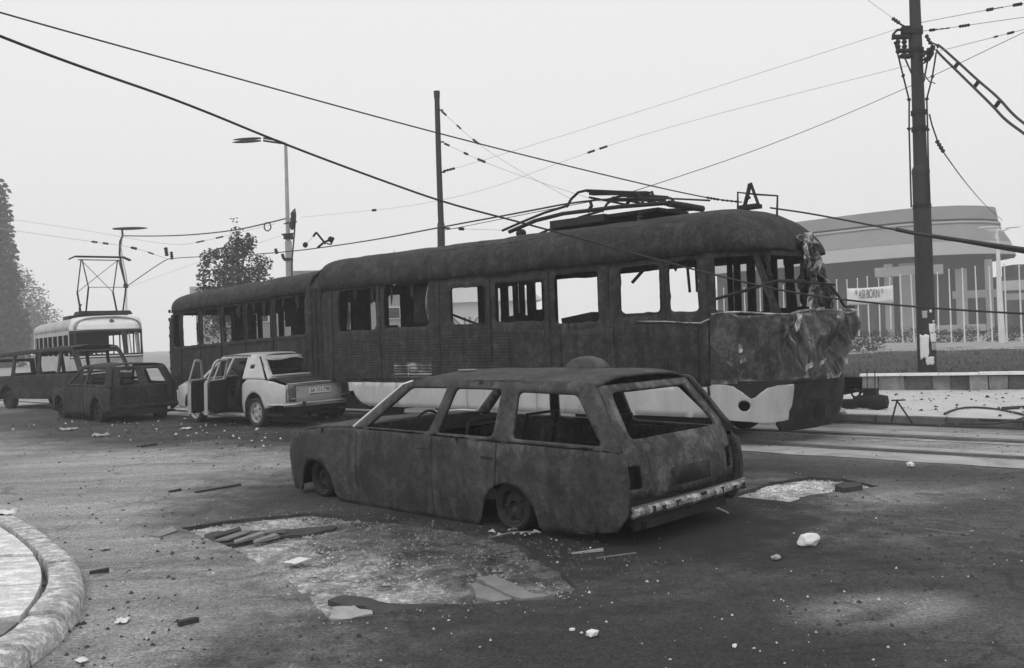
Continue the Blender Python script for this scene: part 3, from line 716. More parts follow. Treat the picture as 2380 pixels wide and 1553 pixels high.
# apron of the nose: white on the near flank, a dark sheet painting the shaded cavity in front
hole = arc(.105, .52, .001, 0, 360, 1)
ell = [(.125 + .021 * math.cos(t * .3927), .565 + .075 * math.sin(t * .3927)) for t in range(16)]
sheet(jag([(.004, .36), (.06, .37), (.22, .33), (.27, .37), (.275, .48), (.285, .55), (.29, .84), (.235, .83), (.2, .80), (.178, .74), (.165, .70), (.15, .66), (.138, .70), (.125, .74), (.09, .83), (.06, .85), (.004, .85)], .02, .008, 5), [ell], .016, lambda s, z: nose(s, z, -.02 + .02 * nv((s * 30, z * 4, 3)))).build('apron', 'skirt_white', tram, True, .012)
sheet([(.10, .62), (.15, .60), (.3, .82), (.3, .9), (.08, .9)], [], .018, lambda s, z: nose(s, z, .03)).build('apron_backing', 'soot', tram, True, .01)
sheet([(.28, .30), (.32, .18), (.95, .2), (.96, .9), (.27, .9)], [], .03, lambda s, z: nose(s, z, .10 - .16 * min(1, max(0, (s - .36) / .3)) * (1 if s < .88 else .3) + .05 * nv((s * 9, z * 5, 6)) + .12 * max(0, .6 - z))).build('front_cavity_shade', 'burnt_shade', tram, True, .015)
MB().tube([nose(s, .88 + .01 * math.sin(s * 40), -.01 + .5 * crush(s, .9)) for s in [.3 + .04 * k for k in range(17)]], .025, 6).build('apron_rail', 'burnt', tram, True)
MB().box((-.4, -1.25, .45), (.5, .2, .16)).build('coupler', 'soot', tram)
# pillars of the cab
def pillar(s0, s1, z0, z1, wd, mat, wob, name='cab_pillar', dp=0.0):
    def f(a, b):
        z = z0 + (z1 - z0) * b; s = s0 + (s1 - s0) * b + (a - .5) * wd
        return nose(s, z, dp + wob * (nv((a * 3, z * 4, s0 * 20)) + .6 * abs(math.sin(z * 11 + a * 5))))
    MB().grid(f, 8, 22).build(name, mat, tram, True, .02)
pillar(.015, .03, 1.80, 2.72, .045, 'burnt', .02)
pillar(.245, .235, 1.76, 2.80, .028, 'burnt', .02)
pillar(.76, .745, 1.78, 2.95, .07, 'scraped_highlit', .16, dp=-.05); pillar(.83, .81, 1.75, 2.8, .06, 'scraped_highlit', .12); pillar(.965, .97, 1.8, 2.7, .05, 'burnt', .02)
# dome front above the windows: sheet from the window head up under the roof
sheet([(.0, 2.57), (.12, 2.58), (.5, 2.59), (.8, 2.57), (1, 2.57), (1, 2.72), (.8, 2.72), (.5, 2.72), (.2, 2.72), (0, 2.72)], [], .03, lambda s, z: nose(s, z, .05 * nv((s * 8, z * 3, 3)) + .9 * max(0, z - 2.8))).build('dome_front', 'burnt', tram, True, .02)
MB().grid(lambda a, b: nose(.70 + .14 * a, 2.45 + .55 * b, -.06 + .13 * nv((a * 4, b * 4, 3)) + .1 * abs(math.sin(b * 8))), 9, 12).build('torn_sheet', 'scraped_highlit', tram, True, .01)
# wiper frame bent over the waist
P = lambda x, y, u0: (lambda d: Vector(T((lambda q: q)( (CP + d * ((TO + EU * u0 - CP).dot(EU) / d.dot(EU)) - TO).dot(EU)), (CP + d * ((TO + EU * u0 - CP).dot(EU) / d.dot(EU)) - TO).dot(EV), (CP + d * ((TO + EU * u0 - CP).dot(EU) / d.dot(EU))).z)))(ray(x, y))
MB().tube([P(1663, 695, .2), P(1730, 676, -.25), P(1805, 653, -.62), P(1870, 653, -.75)], .022, 6).build('bent_bar', 'soot', tram, True)
MB().tube([P(1805, 652, -.62), P(1870, 656, -.75), P(1940, 662, -.85), P(1890, 676, -.8)], .020, 6).build('bent_bar', 'soot', tram, True)
MB().tube([P(1930, 664, -.85), P(1950, 690, -.82), P(1962, 712, -.78), P(1985, 714, -.78)], .020, 6).build('bent_bar', 'soot', tram, True)

# twisted strips of roof and pillar sheet hanging at the far front corner
for k, (pts, wd) in enumerate(((((1868, 545), (1884, 565), (1880, 600), (1896, 645), (1888, 712)), .13), (((1880, 540), (1900, 565), (1908, 605), (1898, 650), (1906, 714)), .1), (((1862, 560), (1876, 600), (1868, 650), (1880, 714)), .1), (((1790, 590), (1797, 650), (1800, 720)), .06))):
    q = [P(x, y, -.36 + .08 * k if y < 560 else -.5 + .06 * k) for x, y in pts]
    def strip(a, b, q=q, wd=wd, k=k):
        t = b * (len(q) - 1); i = min(int(t), len(q) - 2); c = q[i].lerp(q[i + 1], t - i); tw = 1.5 * nv((b * 3, k, 0)) + k
        return c + Vector((math.sin(tw), math.cos(tw), 0)) * (a - .5) * wd * (1 + .5 * nv((b * 6, k, 5))) + Vector((.07 * abs(math.sin(b * 11 + a * 4)), .05 * nv((a * 5, b * 7, k)), 0))
    MB().grid(strip, 6, 20).build('twisted_strip', 'scraped_highlit' if k < 2 else 'burnt', tram, False, .008)
MB().tube([T(7.1, .2, 3.02), T(7.1, .2, 3.3)], [.012, .003], 5).build('roof_spike', 'soot', tram)
for u, v, r_ in ((6.6, .3, .12), (6.1, .35, .1), (5.6, .3, .14), (5.2, .4, .1), (8.6, .4, .12)): MB().rock(T(u, v, 3.12), r_, (1.8, .8, .35), int(u * 10), 2).build('roof_scrap', 'burnt', tram)
# torn flaps standing off the crushed sheet
random.seed(29)
for x, y, w_, h_, t_ in ((1850, 748, .10, .26, .3), (1836, 790, .06, .2, -.5), (1882, 800, .07, .24, -.6), (1875, 850, .24, .07, .35), (1905, 842, .16, .06, .3), (1962, 852, .14, .08, -.1), (1690, 845, .14, .05, -.4), (1722, 838, .18, .05, .1), (1715, 810, .05, .12, .2), (1945, 735, .12, .05, .1), (1900, 718, .3, .04, .05)):
    c = P(x, y, -.92 if x > 1860 else -.78 if x > 1800 else (-.25 if x > 1705 else .05)); o_ = [(-.5, -.3), (-.2, -.5), (.1, -.42), (.45, -.5), (.5, .1), (.2, .5), (-.1, .35), (-.45, .5)]
    sheet([(a * w_, b * h_) for a, b in o_], [], .03, lambda a, b: (c.x - .03 + .05 * nv((a * 9, b * 9, x)), c.y + a * math.cos(t_) - b * math.sin(t_), c.z + a * math.sin(t_) * -1 + b * math.cos(t_))).build('torn_flap', 'bumper', tram, False, .006)

# far side with its windows and folding doors
far_h = [(2.0, 2.58, 1.88, 2.8), (2.74, 3.60, 1.88, 2.8), (4.1, 5.06, 1.76, 2.8), (7.14, 7.9, 1.84, 2.68), (9.4, 9.95, 1.86, 2.62), (10.36, 10.58, 1.82, 2.5)]
sheet([(2.0 - .25, .86), (15.2, .86), (15.2, 2.66), (9.2, 2.66), (9.15, 2.84), (1.75, 2.84)],
      [rect(a, b, c, d, .08) for a, b, c, d in far_h] + [rect(a, b, c, d, .03) for a, b, c, d in ((5.29, 5.33, 2.09, 2.62), (5.43, 5.60, 2.1, 2.63), (5.81, 5.88, 1.93, 2.6), (6.02, 6.05, 2.05, 2.68), (6.18, 6.31, 1.92, 2.6), (6.51, 6.59, 1.9, 2.58))]
      + [rect(a, b, c, d, .05) for a, b, c, d in ((13.0, 13.44, 1.8, 2.46), (13.62, 14.03, 1.78, 2.44), (14.24, 14.44, 1.74, 2.4), (14.62, 15.0, 1.72, 2.36))], .2, lambda u, z: T(u, 2.47, z + sag(u) * .0)).build('far_side', 'burnt_shade', tram, False, .03)
for k, (a, b, c, d) in enumerate(((1.47, 1.70, 1.86, 2.76), (1.13, 1.245, 1.88, 2.72), (.85, .975, 1.86, 2.73), (.47, .605, 1.90, 2.73), (.215, .325, 1.91, 2.74))):
    lo = (1.375, 1.055, .745, .40, .10)[k]; hi = (1.74, 1.365, 1.045, .735, .39)[k]
    sheet([(lo, .5), (hi, .5), (hi, 2.84), (lo, 2.84)], [rounded([(a, c), (b, c), (b, d), (a, d)], [.02, .02, .06, .06])], .1, lambda u, z: T(u, 2.47 + .02 * (k % 2), z)).build('folding_door_leaf', 'burnt_shade', tram, False, .025)
# floor, inner ceiling dark, rear end wall
MB().box((JU / 2 + .3, -1.25, .88), (JU - .3, 2.4, .06)).build('floor', 'soot', tram); MB().box((12.3, -1.25, .76), (5.7, 2.4, .06), ry=.034).build('floor', 'soot', tram)
# shreds of lining and blind hanging in the window heads, seams between the side sheets
random.seed(23)
for u, wd, L in ((.98, .12, .16), (1.3, .05, .12), (2.42, .06, .05), (3.0, .1, .06), (3.6, .1, .2), (4.0, .07, .3), (4.7, .05, .12), (5.3, .08, .1), (6.5, .12, .25), (7.05, .06, .35), (7.6, .1, .3), (8.1, .12, .2), (10.0, .12, .3), (10.5, .1, .2), (11.2, .12, .35), (11.6, .08, .2), (12.2, .1, .3), (13.1, .06, .2), (13.6, .05, .12), (14.2, .06, .1)):
    zt = 2.6 + sag(u)
    sheet([(u - wd / 2, zt), (u + wd / 2, zt), (u + wd * .4, zt - L * .6), (u + wd * .1, zt - L), (u - wd * .3, zt - L * .7)], [], .05, lambda a, z: T(a, .05 + .04 * nv((a * 6, z * 6, u)), z)).build('hanging_shred', 'soot', tram, False, .008)
for u in (1.13, 2.1, 3.24, 4.5, 5.72, 7.31, 8.75, 10.79, 11.85, 12.83, 13.76, 14.65):
    MB().beam(T(u, side_v(u, 1.2) - .028, .86 + sag(u)), T(u, side_v(u, 2.5) - .024, 2.6 + sag(u)), .035, .012).build('panel_seam', 'burnt', tram)
# grab rails and seat frames that still stand
def rail(pts, r=.017, name='grab_rail'): MB().tube([T(*p) for p in pts], r, 6).build(name, 'soot', tram, True)
rail([(1.92, .35, 2.35), (1.75, .36, 2.5), (1.62, .37, 2.62)], .025); rail([(1.0, .4, 2.6), (.97, .4, 2.15)], .02); rail([(.86, .4, 2.7), (.85, .4, 2.15)], .02); rail([(.72, .35, 2.75), (.71, .35, 2.3), (.66, .4, 1.85)], .028)
rail([(2.62, .5, 1.86), (2.56, .5, 2.02), (2.32, .5, 2.03), (2.31, .5, 1.8)], .02); rail([(2.5, .45, 1.80), (2.42, .45, 1.88), (2.3, .45, 1.86), (2.28, .45, 1.75)], .018)
rail([(5.02, .5, 2.6), (5.0, .5, 1.8)], .02); rail([(5.7, .3, 2.02), (5.3, .35, 1.88), (5.05, .4, 1.80), (4.9, .5, 1.86)], .022)
MB().box((3.15, -.75, 1.8), (.55, .5, .22), rz=.2, ry=.15).build('seat', 'soot', tram); MB().box((4.75, -.9, 1.7), (.3, .4, .5), ry=.12).build('seat', 'soot', tram)
for u in (6.6, 7.9): MB().box((u, -.7, 1.55), (.12, .5, .7), ry=.2).build('seat', 'soot', tram)
# joint between the two halves
MB().add([T(u, v, z) for u in (JU - .04, JU + .42) for v, z in ((-.015, .5), (-.015, 2.72), (.35, 3.1), (2.15, 3.1), (2.5, 2.7), (2.5, .5))], [(i, i + 1, i + 7, i + 6) for i in range(5)]).build('joint_hood', 'burnt', tram, False, .03)
for k in range(5):
    MB().tube([T(JU + .02 + k * .085, -.02 - .02 * (k % 2), z) for z in (.5, 1.4, 2.2, 2.7)], .03, 6).build('bellows_fold', 'burnt', tram, True)
MB().box((JU + .2, -.2, .55), (.5, .3, .7)).build('joint_block', 'soot', tram)
# rear half
rw = [(9.66, 10.72), (10.86, 11.78), (11.92, 12.76), (12.9, 13.68), (13.84, 14.58), (14.72, 15.02)]
sheet([(JU + .4, .8), (15.22, .8), (15.25, 1.6), (15.2, 2.45), (15.1, 2.66), (JU + .4, 2.66)], [jag(rounded([(a, 1.82), (b, 1.82), (b, 2.61), (a, 2.61)], .06), .07, .022, a) for a, b in rw], .16, lambda u, z: T(u, side_v(u, z) + .03 * max(0, u - 14.6) ** 2, z + sag(u))).build('side_panel', 'burnt', tram, True, .035)
for a, b in ((JU + .5, 11.2), (11.23, 13.0), (13.03, 14.9)):
    MB().tube([T(u, -.03, 1.76 + sag(u)) for u in (a, (a + b) / 2, b)], .012, 5).build('waist_strip', 'burnt', tram, True)
sheet([(.06, .8), (2.44, .8), (2.44, 2.6), (2.2, 2.72), (.3, 2.72), (.06, 2.6)], [rounded([(.30, 1.82), (1.75, 1.82), (1.75, 2.6), (.30, 2.6)], .1)], .15, lambda v, z: T(15.22 + .12 * math.sin(math.pi * v / 2.5), v, z - .2)).build('end_wall', 'burnt_shade', tram, True, .03)
rail([(14.45, .3, 2.2), (14.43, .3, 1.75), (14.3, .32, 1.64), (13.9, .35, 1.66)], .02); rail([(13.4, .4, 2.4), (13.33, .4, 1.65)], .018); rail([(13.2, .5, 2.4), (13.05, .5, 1.65)], .018)
for u, v, z, s_ in ((10.2, 1.9, 2.0, .5), (11.3, 1.6, 1.95, .6), (12.3, 1.7, 2.1, .7), (11.8, 1.2, 2.2, .4)): MB().box((u, -v, z), (.4, .08, s_), rz=.3).build('seat', 'soot', tram)
for k in range(9):                                               # torn edge at the tail
    z = .9 + k * .2; MB().rock(T(15.24 + .02 * (k % 2), .03, z), .05, (1, .6, 1.1), k).build('torn_edge', 'burnt', tram)
# running gear
for u in (1.9, 8.6, 13.2):
    bg_ = MB().box((u, -1.25, .42), (2.3, 1.9, .28)).build('bogie', 'soot', tram)
    for du in (-.9, .9):
        for v in (.53, 1.97): MB().lathe([(0, -.06), (.31, -.06), (.33, -.03), (.33, .06), (.12, .08), (0, .08)], 20, (u + du, -v, .36), 'Y').build('wheel', 'soot', bg_, True)

# pantograph, folded down on the roof
pan = empty('pantograph'); pan.parent = tram
Q = lambda u, z, v=1.25: T(u, v, z)
for v in (.75, 1.75):
    MB().tube([Q(4.86, 3.46, v), Q(4.4, 3.56, v), Q(3.9, 3.66, v), Q(3.4, 3.72, v)], .022, 6).build('upper_arm', 'soot', pan, True)
    MB().tube([Q(4.7, 3.42, v), Q(4.1, 3.55, v), Q(3.5, 3.6, v), Q(2.4, 3.58, v), Q(1.48, 3.53, v)], .035, 6).build('lower_arm', 'soot', pan, True)
    MB().tube([Q(3.42, 3.70, v), Q(3.32, 3.82, v), Q(3.17, 3.91, v), Q(3.0, 3.92, v), Q(2.05, 3.76, v), Q(1.96, 3.66, v), Q(1.92, 3.54, v)], .022, 6).build('head_frame', 'soot', pan, True)
    MB().lathe([(0, 0), (.05, .01), (.035, .05), (.06, .07), (.035, .1), (.06, .12), (0, .14)], 10, Q(3.72, 3.30, v)).build('insulator', 'pole_dark', pan, True)
    MB().lathe([(0, 0), (.05, .01), (.035, .05), (.06, .07), (.035, .1), (.06, .12), (0, .14)], 10, Q(2.0, 3.30, v)).build('insulator', 'pole_dark', pan, True)
MB().beam(Q(3.0, 3.91, .75), Q(2.1, 3.78, 1.75), .05, .04).build('collector_strip', 'soot', pan)
MB().beam(Q(3.1, 3.90, 1.0), Q(2.0, 3.77, 1.0), .12, .05).build('collector_strip', 'soot', pan); MB().beam(Q(3.1, 3.83, 1.5), Q(2.0, 3.7, 1.5), .05, .035).build('collector_strip', 'soot', pan)
for u, z in ((2.95, 3.8), (2.5, 3.74), (2.1, 3.68)): MB().tube([Q(u, z, .75), Q(u, z - .03, 1.75)], .018, 6).build('cross_bar', 'soot', pan, True)
for u in (3.25, 2.5, 2.05): MB().tube([Q(u, 3.62, 1.1), Q(u - .08, 3.72, 1.1), Q(u - .02, 3.8, 1.15)], .03, 6).build('spring', 'soot', pan, True)
MB().box((3.2, -1.25, 3.44), (1.1, 1.1, .12), ry=.0).build('base_frame', 'soot', pan); MB().box((2.3, -1.25, 3.47), (1.2, .9, .05)).build('base_frame', 'soot', pan)
MB().lathe([(0, -.06), (.08, -.05), (.08, .05), (0, .06)], 10, Q(4.86, 3.44), 'Y').build('pivot', 'soot', pan, True)
MB().lathe([(0, -.5), (.05, -.5), (.055, 0), (.05, .5), (0, .5)], 10, Q(1.48, 3.52), 'Y').build('cross_tube', 'soot', pan, True)
# broken wire bracket lying on the front of the roof
br = empty('roof_bracket'); br.parent = tram
MB().tube([Q(.61, 3.33), Q(.60, 3.62), Q(.3, 3.55), Q(-.02, 3.49), Q(0, 3.2)], .016, 6).build('frame', 'soot', br, True)
MB().tube([Q(.5, 3.4), Q(.44, 3.58), Q(.40, 3.72)], .03, 6).build('strut', 'soot', br, True); MB().tube([Q(.28, 3.4), Q(.34, 3.58), Q(.39, 3.73)], .022, 6).build('strut', 'soot', br, True)
MB().box((.42, -1.25, 3.38), (.3, .2, .06)).build('plate', 'soot', br); MB().rock(Q(.45, 3.52), .05, seed=3).build('clamp', 'soot', br)

# ------------------------------------------------------------------ cars: panels cut as side outlines and bent to the body's curve
def arch(cx, cz, r, a0=0, a1=180, n=12): return arc(cx, cz, r, a0, a1, n)
def wheel(parent, a, b, z, r, rim_mat, tyre_mat, flat=False, name='wheel'):
    wq = empty(name); wq.parent = parent; wq.location = (a, b, z); s = 1 if b > 0 else -1
    MB().lathe([(.0, -.01 * s), (r * .18, 0), (r * .22, .02 * s), (r * .5, .0), (r * .62, -.02 * s), (r * .66, .03 * s), (r * .7, .03 * s), (r * .7, -.14 * s), (r * .4, -.14 * s), (0, -.13 * s)], 22, (0, 0, 0), 'Y').build('rim', rim_mat, wq, True)
    for k in range(5):
        t = k * 1.2566; MB().lathe([(0, .012 * s), (r * .07, .012 * s), (r * .08, 0)], 8, (r * .42 * math.cos(t), .004 * s, r * .42 * math.sin(t)), 'Y').build('hub_hole', 'soot', wq)
    pr = [(r * .7, .02), (r * .86, .045), (r * .97, .03), (r, 0), (r, -.1), (r * .95, -.14), (r * .7, -.13)]
    m = MB().lathe([(x, y * s) for x, y in pr], 28, (0, 0, 0), 'Y')
    if flat: m.v = [(x * (1 + .05 * nv((x * 9, z_ * 9, a))), y, max(z_ * (1 + .05 * nv((x * 8, z_ * 8, a + 2))), -z * .98)) for x, y, z_ in m.v]
    m.build('tyre', tyre_mat, wq, True)
    return wq
class Car:
    """belt height, half width and roof taper of one car body"""
    def __init__(s, root, B): s.root = root; s.B = B
    def side(s, name, out, holes, mat, res=.07, thick=.02, par=None, both=True, dent=.008, lift=0.0):
        r = []
        for k in ((1, -1) if both else (1,)):
            r.append(sheet(out, holes, res, lambda a, z: (a, k * (s.B(a, z) + lift + dent * 1.6 * nv((a * 2.5, z * 3, k * 5)) + dent * .4 * nv((a * 9, z * 9, k))), z)).build(name, mat, par or s.root, True, thick))
        return r

# ---- the burnt estate car in the foreground (taxi)
random.seed(31)
wag = empty('burnt_estate_car', (.526, 8.235, -.1415), R(136), label='burnt out estate car with a taxi dome on its roof in the foreground', cat='car')
def Bw(a, z):
    b = .775 + .03 * math.sin(math.pi * min(1, max(0, (z - .1) / .75)))
    if z > .81: b = .785 - (z - .81) / .44 * .165
    if a > 2.5: b -= .10 * ((a - 2.5) / .7) ** 2
    if a < -.75: b -= .05 * ((-.75 - a) / .38) ** 2
    return b
cw = Car(wag, Bw); BC = 'burnt_car'
cw.side('front_fender', [(1.935, .11), (2.2, .11), (2.25, .15)] + arch(2.6, .2, .30, 178, 5)[0:] + [(2.94, .17), (3.1, .17), (3.15, .30), (3.2, .52), (3.13, .70), (2.9, .76), (2.5, .81), (1.935, .835)], [], BC)
fd = cw.side('front_door', [(1.925, .11), (1.925, .825), (.89, .818), (.89, .11)], [], BC)
rd = cw.side('rear_door', [(.88, .11), (.88, .816), (.125, .806), (.135, .49)] + arch(0, .2, .30, 64, 20)[1:] + [(.36, .11)], [], BC)
for d_, (a, z) in ((fd, (1.0, .70)), (rd, (.22, .68))):
    for o, k in zip(d_, (1, -1)): MB().box((a, k * (Bw(a, z) + .012), z), (.13, .012, .022)).build('handle', 'soot', o)
cw.side('rear_quarter', [(.115, .803), (.122, .495)] + arch(0, .2, .30, 66, 178) + [(-.345, .16), (-1.02, .24), (-1.11, .36), (-1.125, .60), (-1.10, .74), (-1.02, .79)], [], BC)
cw.side('sill_panel', [(2.2, .05), (2.2, .105), (.37, .105), (.37, .05)], [], 'burnt_shade', lift=-.02)
w1 = rounded([(1.80, .845), (1.31, 1.205), (.82, 1.21), (.93, .845)], [.02, .05, .03, .03])
w2 = rounded([(.83, .84), (.72, 1.205), (.17, 1.205), (.16, .84)], [.03, .03, .04, .05])
w3 = rounded([(-.04, .84), (.0, 1.19), (-.60, 1.18), (-.92, .83)], [.05, .05, .06, .05])
cw.side('window_frame', [(1.97, .838), (1.40, 1.235), (1.34, 1.262), (.8, 1.268), (-.3, 1.265), (-.72, 1.255), (-.77, 1.23), (-1.07, .80), (-.5, .805)], [w1, w2, w3], BC, .06, .03)
for k in (1, -1):                                                # pale strip along the edge of the screen pillar
    MB().tube([(a, k * (Bw(a, z) + .012), z) for a, z in ((1.99, .845), (1.7, 1.045), (1.42, 1.235), (1.30, 1.262))], .011, 5).build('pillar_trim', 'pole_pale', wag, True)
def roofw(a, b):
    x = 1.36 - 2.10 * a; y = (b - .5) * 2; hw = .625
    z = 1.255 + .075 * (1 - abs(y) ** 2.6) * min(1, .55 + 2.5 * a) + .012 * nv((x * 2, y * 2, 3)) - (.03 * ((a - .9) / .1) ** 2 if a > .9 else 0) - (.02 * (1 - a / .06) if a < .06 else 0)
    return (x, y * hw, z)
MB().grid(roofw, 36, 22).build('roof', BC, wag, True, .02)
def hoodw(a, b):
    x = 1.95 + 1.17 * a; y = (b - .5) * 2
    return (x, y * (.745 - .09 * a * a), .838 + .03 * (1 - y * y) - .035 * a - .075 * a ** 3 + .01 * nv((x * 3, y * 2, 1)))
MB().grid(hoodw, 20, 16).build('bonnet', BC, wag, True, .02)
MB().tube([(3.12, -.62, .73), (2.6, -.74, .83), (2.2, -.76, .86), (1.97, -.76, .86)], .012, 5).build('fender_edge', 'wood_pale', wag, True)
sheet([(-.66, .2), (.66, .2), (.68, .70), (-.68, .70)], [rect(-.6, -.3, .42, .64, .03), rect(.3, .6, .42, .64, .03)], .1, lambda y, z: (3.17 - .1 * (y / .7) ** 2, y, z)).build('front_panel', 'burnt_shade', wag, True, .02)
MB().box((2.55, 0, .46), (.9, 1.05, .5), taper=.85).build('engine_block', 'soot', wag); MB().box((1.98, 0, .8), (.14, 1.36, .12)).build('cowl', 'burnt_shade', wag); MB().box((1.72, 0, .78), (.3, 1.36, .1), ry=.2).build('dashboard', 'soot', wag)
MB().box((.95, 0, .26), (4.1, 1.06, .05)).build('floor_pan', 'soot', wag)
for a, b in ((1.05, .36), (1.05, -.36), (.2, .36), (.2, -.36)):   # bare seat springs
    st = MB().box((a, b, .42), (.46, .46, .06)).build('seat_frame', 'soot', wag)
    MB().tube([(a - .24, b - .22, .42), (a - .38, b - .2, .92), (a - .38, b + .2, .92), (a - .24, b + .22, .42)], .018, 6).build('seat_back', 'soot', st, True)
MB().lathe([(.17, -.012), (.185, 0), (.17, .012), (.16, 0), (.17, -.012)], 24, (1.42, .36, .80), 'X').build('steering_wheel', 'soot', wag, True)
# tailgate
def tg(b, z):
    y = b
    if z > .8: a = -.755 - (1.235 - z) * .74
    else: a = -1.077 - .05 * math.sin((.8 - z) * 6)
    a += .09 * (abs(b) / .74) ** 3 * (1 if z < .85 else .7)
    return (a + .006 * nv((b * 5, z * 5, 2)), y, z)
tgo = sheet([(-.73, .45), (.73, .45), (.745, .72), (.715, .83), (.57, 1.235), (-.57, 1.235), (-.715, .83), (-.745, .72)], [rounded([(-.58, .86), (.58, .86), (.48, 1.185), (-.48, 1.185)], .06), rect(-.72, -.56, .52, .68, .015), rect(.56, .72, .52, .68, .015)], .05, tg).build('tailgate', 'burnt_tail', wag, True, .025)
sheet(rect(-.26, .26, .50, .63, .02), [], .08, lambda b, z: (tg(b, z)[0] + .0, b, z)).build('plate_recess', 'burnt_shade', tgo, True, .035)
MB().tube([tg(b, .69) for b in (-.5, -.2, .1, .4)], .008, 5).build('swage_line', 'burnt_shade', tgo, True)
for k in (1, -1): MB().box((-1.0, k * .64, .6), (.02, .18, .18)).build('lamp_hole', 'soot', wag)
bw = MB().grid(lambda a, b: (-1.15 + .03 * (2 * a - 1) ** 2 - .03 * math.sin(math.pi * b), .74 * (2 * a - 1), .348 + .06 * b), 24, 5).build('rear_bumper', 'bumper', wag, True, .03)
random.seed(4)
for k in range(9):
    y = -.68 + k * .155 + random.uniform(-.03, .03); MB().box((-1.187 + .03 * (y / .79) ** 2, y, .378 + random.uniform(-.012, .012)), (.01, random.choice((.03, .05, .07)), random.choice((.04, .05))), 0).build('burnt_spot', 'soot', bw)
MB().tube([(-1.14, -.75, .418), (-1.165, 0, .42), (-1.14, .75, .418)], .008, 5).build('bumper_lip', 'chrome', bw, True)
MB().box((-1.03, 0, .27), (.04, 1.2, .1)).build('rear_valance', 'soot', wag)
for a, b in ((0, .69), (0, -.69), (2.6, .66), (2.6, -.66)): (wheel(wag, a, b * 1.06, .315, .19, 'burnt_shade', 'soot', True), MB().box((a, b * .8, .40), (.7, .06, .5)).build('wheel_well', 'soot', wag))
# roof dome of the taxi lamp
MB().lathe([(.0, .115), (.06, .11), (.13, .085), (.18, .045), (.2, .0), (0, 0)], 22, (-.02, -.18, 1.322)).build('taxi_dome', 'burnt_car', wag, True)
MB().lathe([(.205, .0), (.205, .02), (.19, .02)], 22, (-.02, -.18, 1.318)).build('taxi_dome_base', 'soot', wag, True)
MB().box((.95, .3, 1.345), (.16, .05, .006), rz=.5).build('paint_flake', 'pole_grey', wag)

wag.scale = (1.086, 1.086, 1.086)
# ---- the pale saloon with open doors
random.seed(41)
sal = empty('pale_saloon_car', (-4.57, 18.47, 0), R(138), label='abandoned pale saloon car with its doors open beside the burnt tram', cat='car')
def Bs(a, z):
    b = .765 + .04 * math.sin(math.pi * min(1, max(0, (z - .15) / .75)))
    if z > .88: b = .77 - (z - .88) / .46 * .19
    if a > 2.4: b -= .09 * ((a - 2.4) / .75) ** 2
    if a < -.55: b -= .06 * ((-.55 - a) / .45) ** 2
    return b
cs = Car(sal, Bs); PP = 'pale_paint'
cs.side('front_fender', [(1.98, .18), (2.05, .2)] + arch(2.4, .3, .36, 180, 0) + [(3.1, .3), (3.16, .6), (3.12, .74), (2.6, .84), (1.98, .885)], [], PP, .08, .015)
cs.side('rear_quarter', [(.42, .25), (.43, .80), (.28, .9), (.12, .905), (-.3, .895), (-.62, .865), (-.95, .80), (-1.0, .74), (-1.0, .46), (-.6, .40)] + arch(0, .3, .36, 172, 0)[0:] + [(.38, .22)], [], PP, .06, .015)
cs.side('roof_pillar', [(.46, .905), (.50, 1.30), (.55, 1.345), (.18, 1.35), (.08, 1.31), (-.34, .90), (.1, .91)], [rect(.13, .3, 1.10, 1.17, .03)], PP, .05, .03)
cs.side('roof_rail', [(2.06, .90), (1.50, 1.30), (1.45, 1.335), (.5, 1.35), (.5, 1.312), (1.42, 1.30), (1.98, .885)], [], PP, .06, .03)
cs.side('centre_pillar', [(1.08, .2), (1.20, .2), (1.17, .9), (1.05, 1.32), (.99, 1.32), (1.10, .9)], [], 'pale_dirty', .08, .03)
cs.side('door_sill', [(2.0, .17), (2.0, .25), (.4, .25), (.4, .17)], [], 'pale_dirty', .1, .02)
def roofs(a, b):
    x = 1.46 - 1.34 * a; y = (b - .5) * 2
    return (x, y * .585, 1.345 + .055 * (1 - abs(y) ** 2.5) * min(1, .5 + 2 * a) - (.02 * ((a - .88) / .12) ** 2 if a > .88 else 0))
MB().grid(roofs, 20, 16).build('roof', PP, sal, True, .02)
MB().tube([(1.45, .592, 1.352), (1.0, .6, 1.365), (.4, .6, 1.36)], .012, 5).build('drip_rail', 'lamp_lens', sal, True)
MB().grid(lambda a, b: (2.02 + 1.1 * a, (b - .5) * 2 * (.75 - .07 * a * a), .895 - .03 * a - .12 * a ** 3 + .03 * (1 - (2 * b - 1) ** 2)), 12, 12).build('bonnet', PP, sal, True, .015)
sheet([(-.72, .3), (.72, .3), (.72, .72), (-.72, .72)], [], .15, lambda y, z: (3.15 - .06 * y * y, y, z)).build('front_panel', PP, sal, True, .02)
# rear: window opening, engine lid missing, a dark sheet painting the shaded bay, rear panel with the plate
sheet([(-.70, .90), (.70, .90), (.56, 1.345), (-.56, 1.345)], [rounded([(-.57, .93), (.57, .93), (.48, 1.29), (-.48, 1.29)], .08)], .06, lambda y, z: (.12 - (1.345 - z) * 1.02 - .10 * (1 - (y / .7) ** 2) * 1, y, z)).build('rear_window_frame', PP, sal, True, .02)
MB().tube([(-.30 - .09 * (1 - (y / .7) ** 2), y, .975 - .02 * abs(y)) for y in (.6, .45, .2, 0, -.2, -.45, -.62)], .022, 6).build('lid_hinge_edge', PP, sal, True)
lid = MB().grid(lambda a, b: (-.36 - .58 * a, (b - .5) * 2 * (.66 - .03 * a), .915 - .03 * a - .085 * a ** 2 + .015 * (1 - (2 * b - 1) ** 2)), 10, 12).build('engine_bay_shade', 'burnt_shade', sal, True, .015)
MB().tube([(-.97, .68, .815), (-1.0, .3, .825), (-1.01, 0, .828), (-1.0, -.3, .825), (-.97, -.68, .815)], .014, 6).build('lid_edge', PP, lid, True)
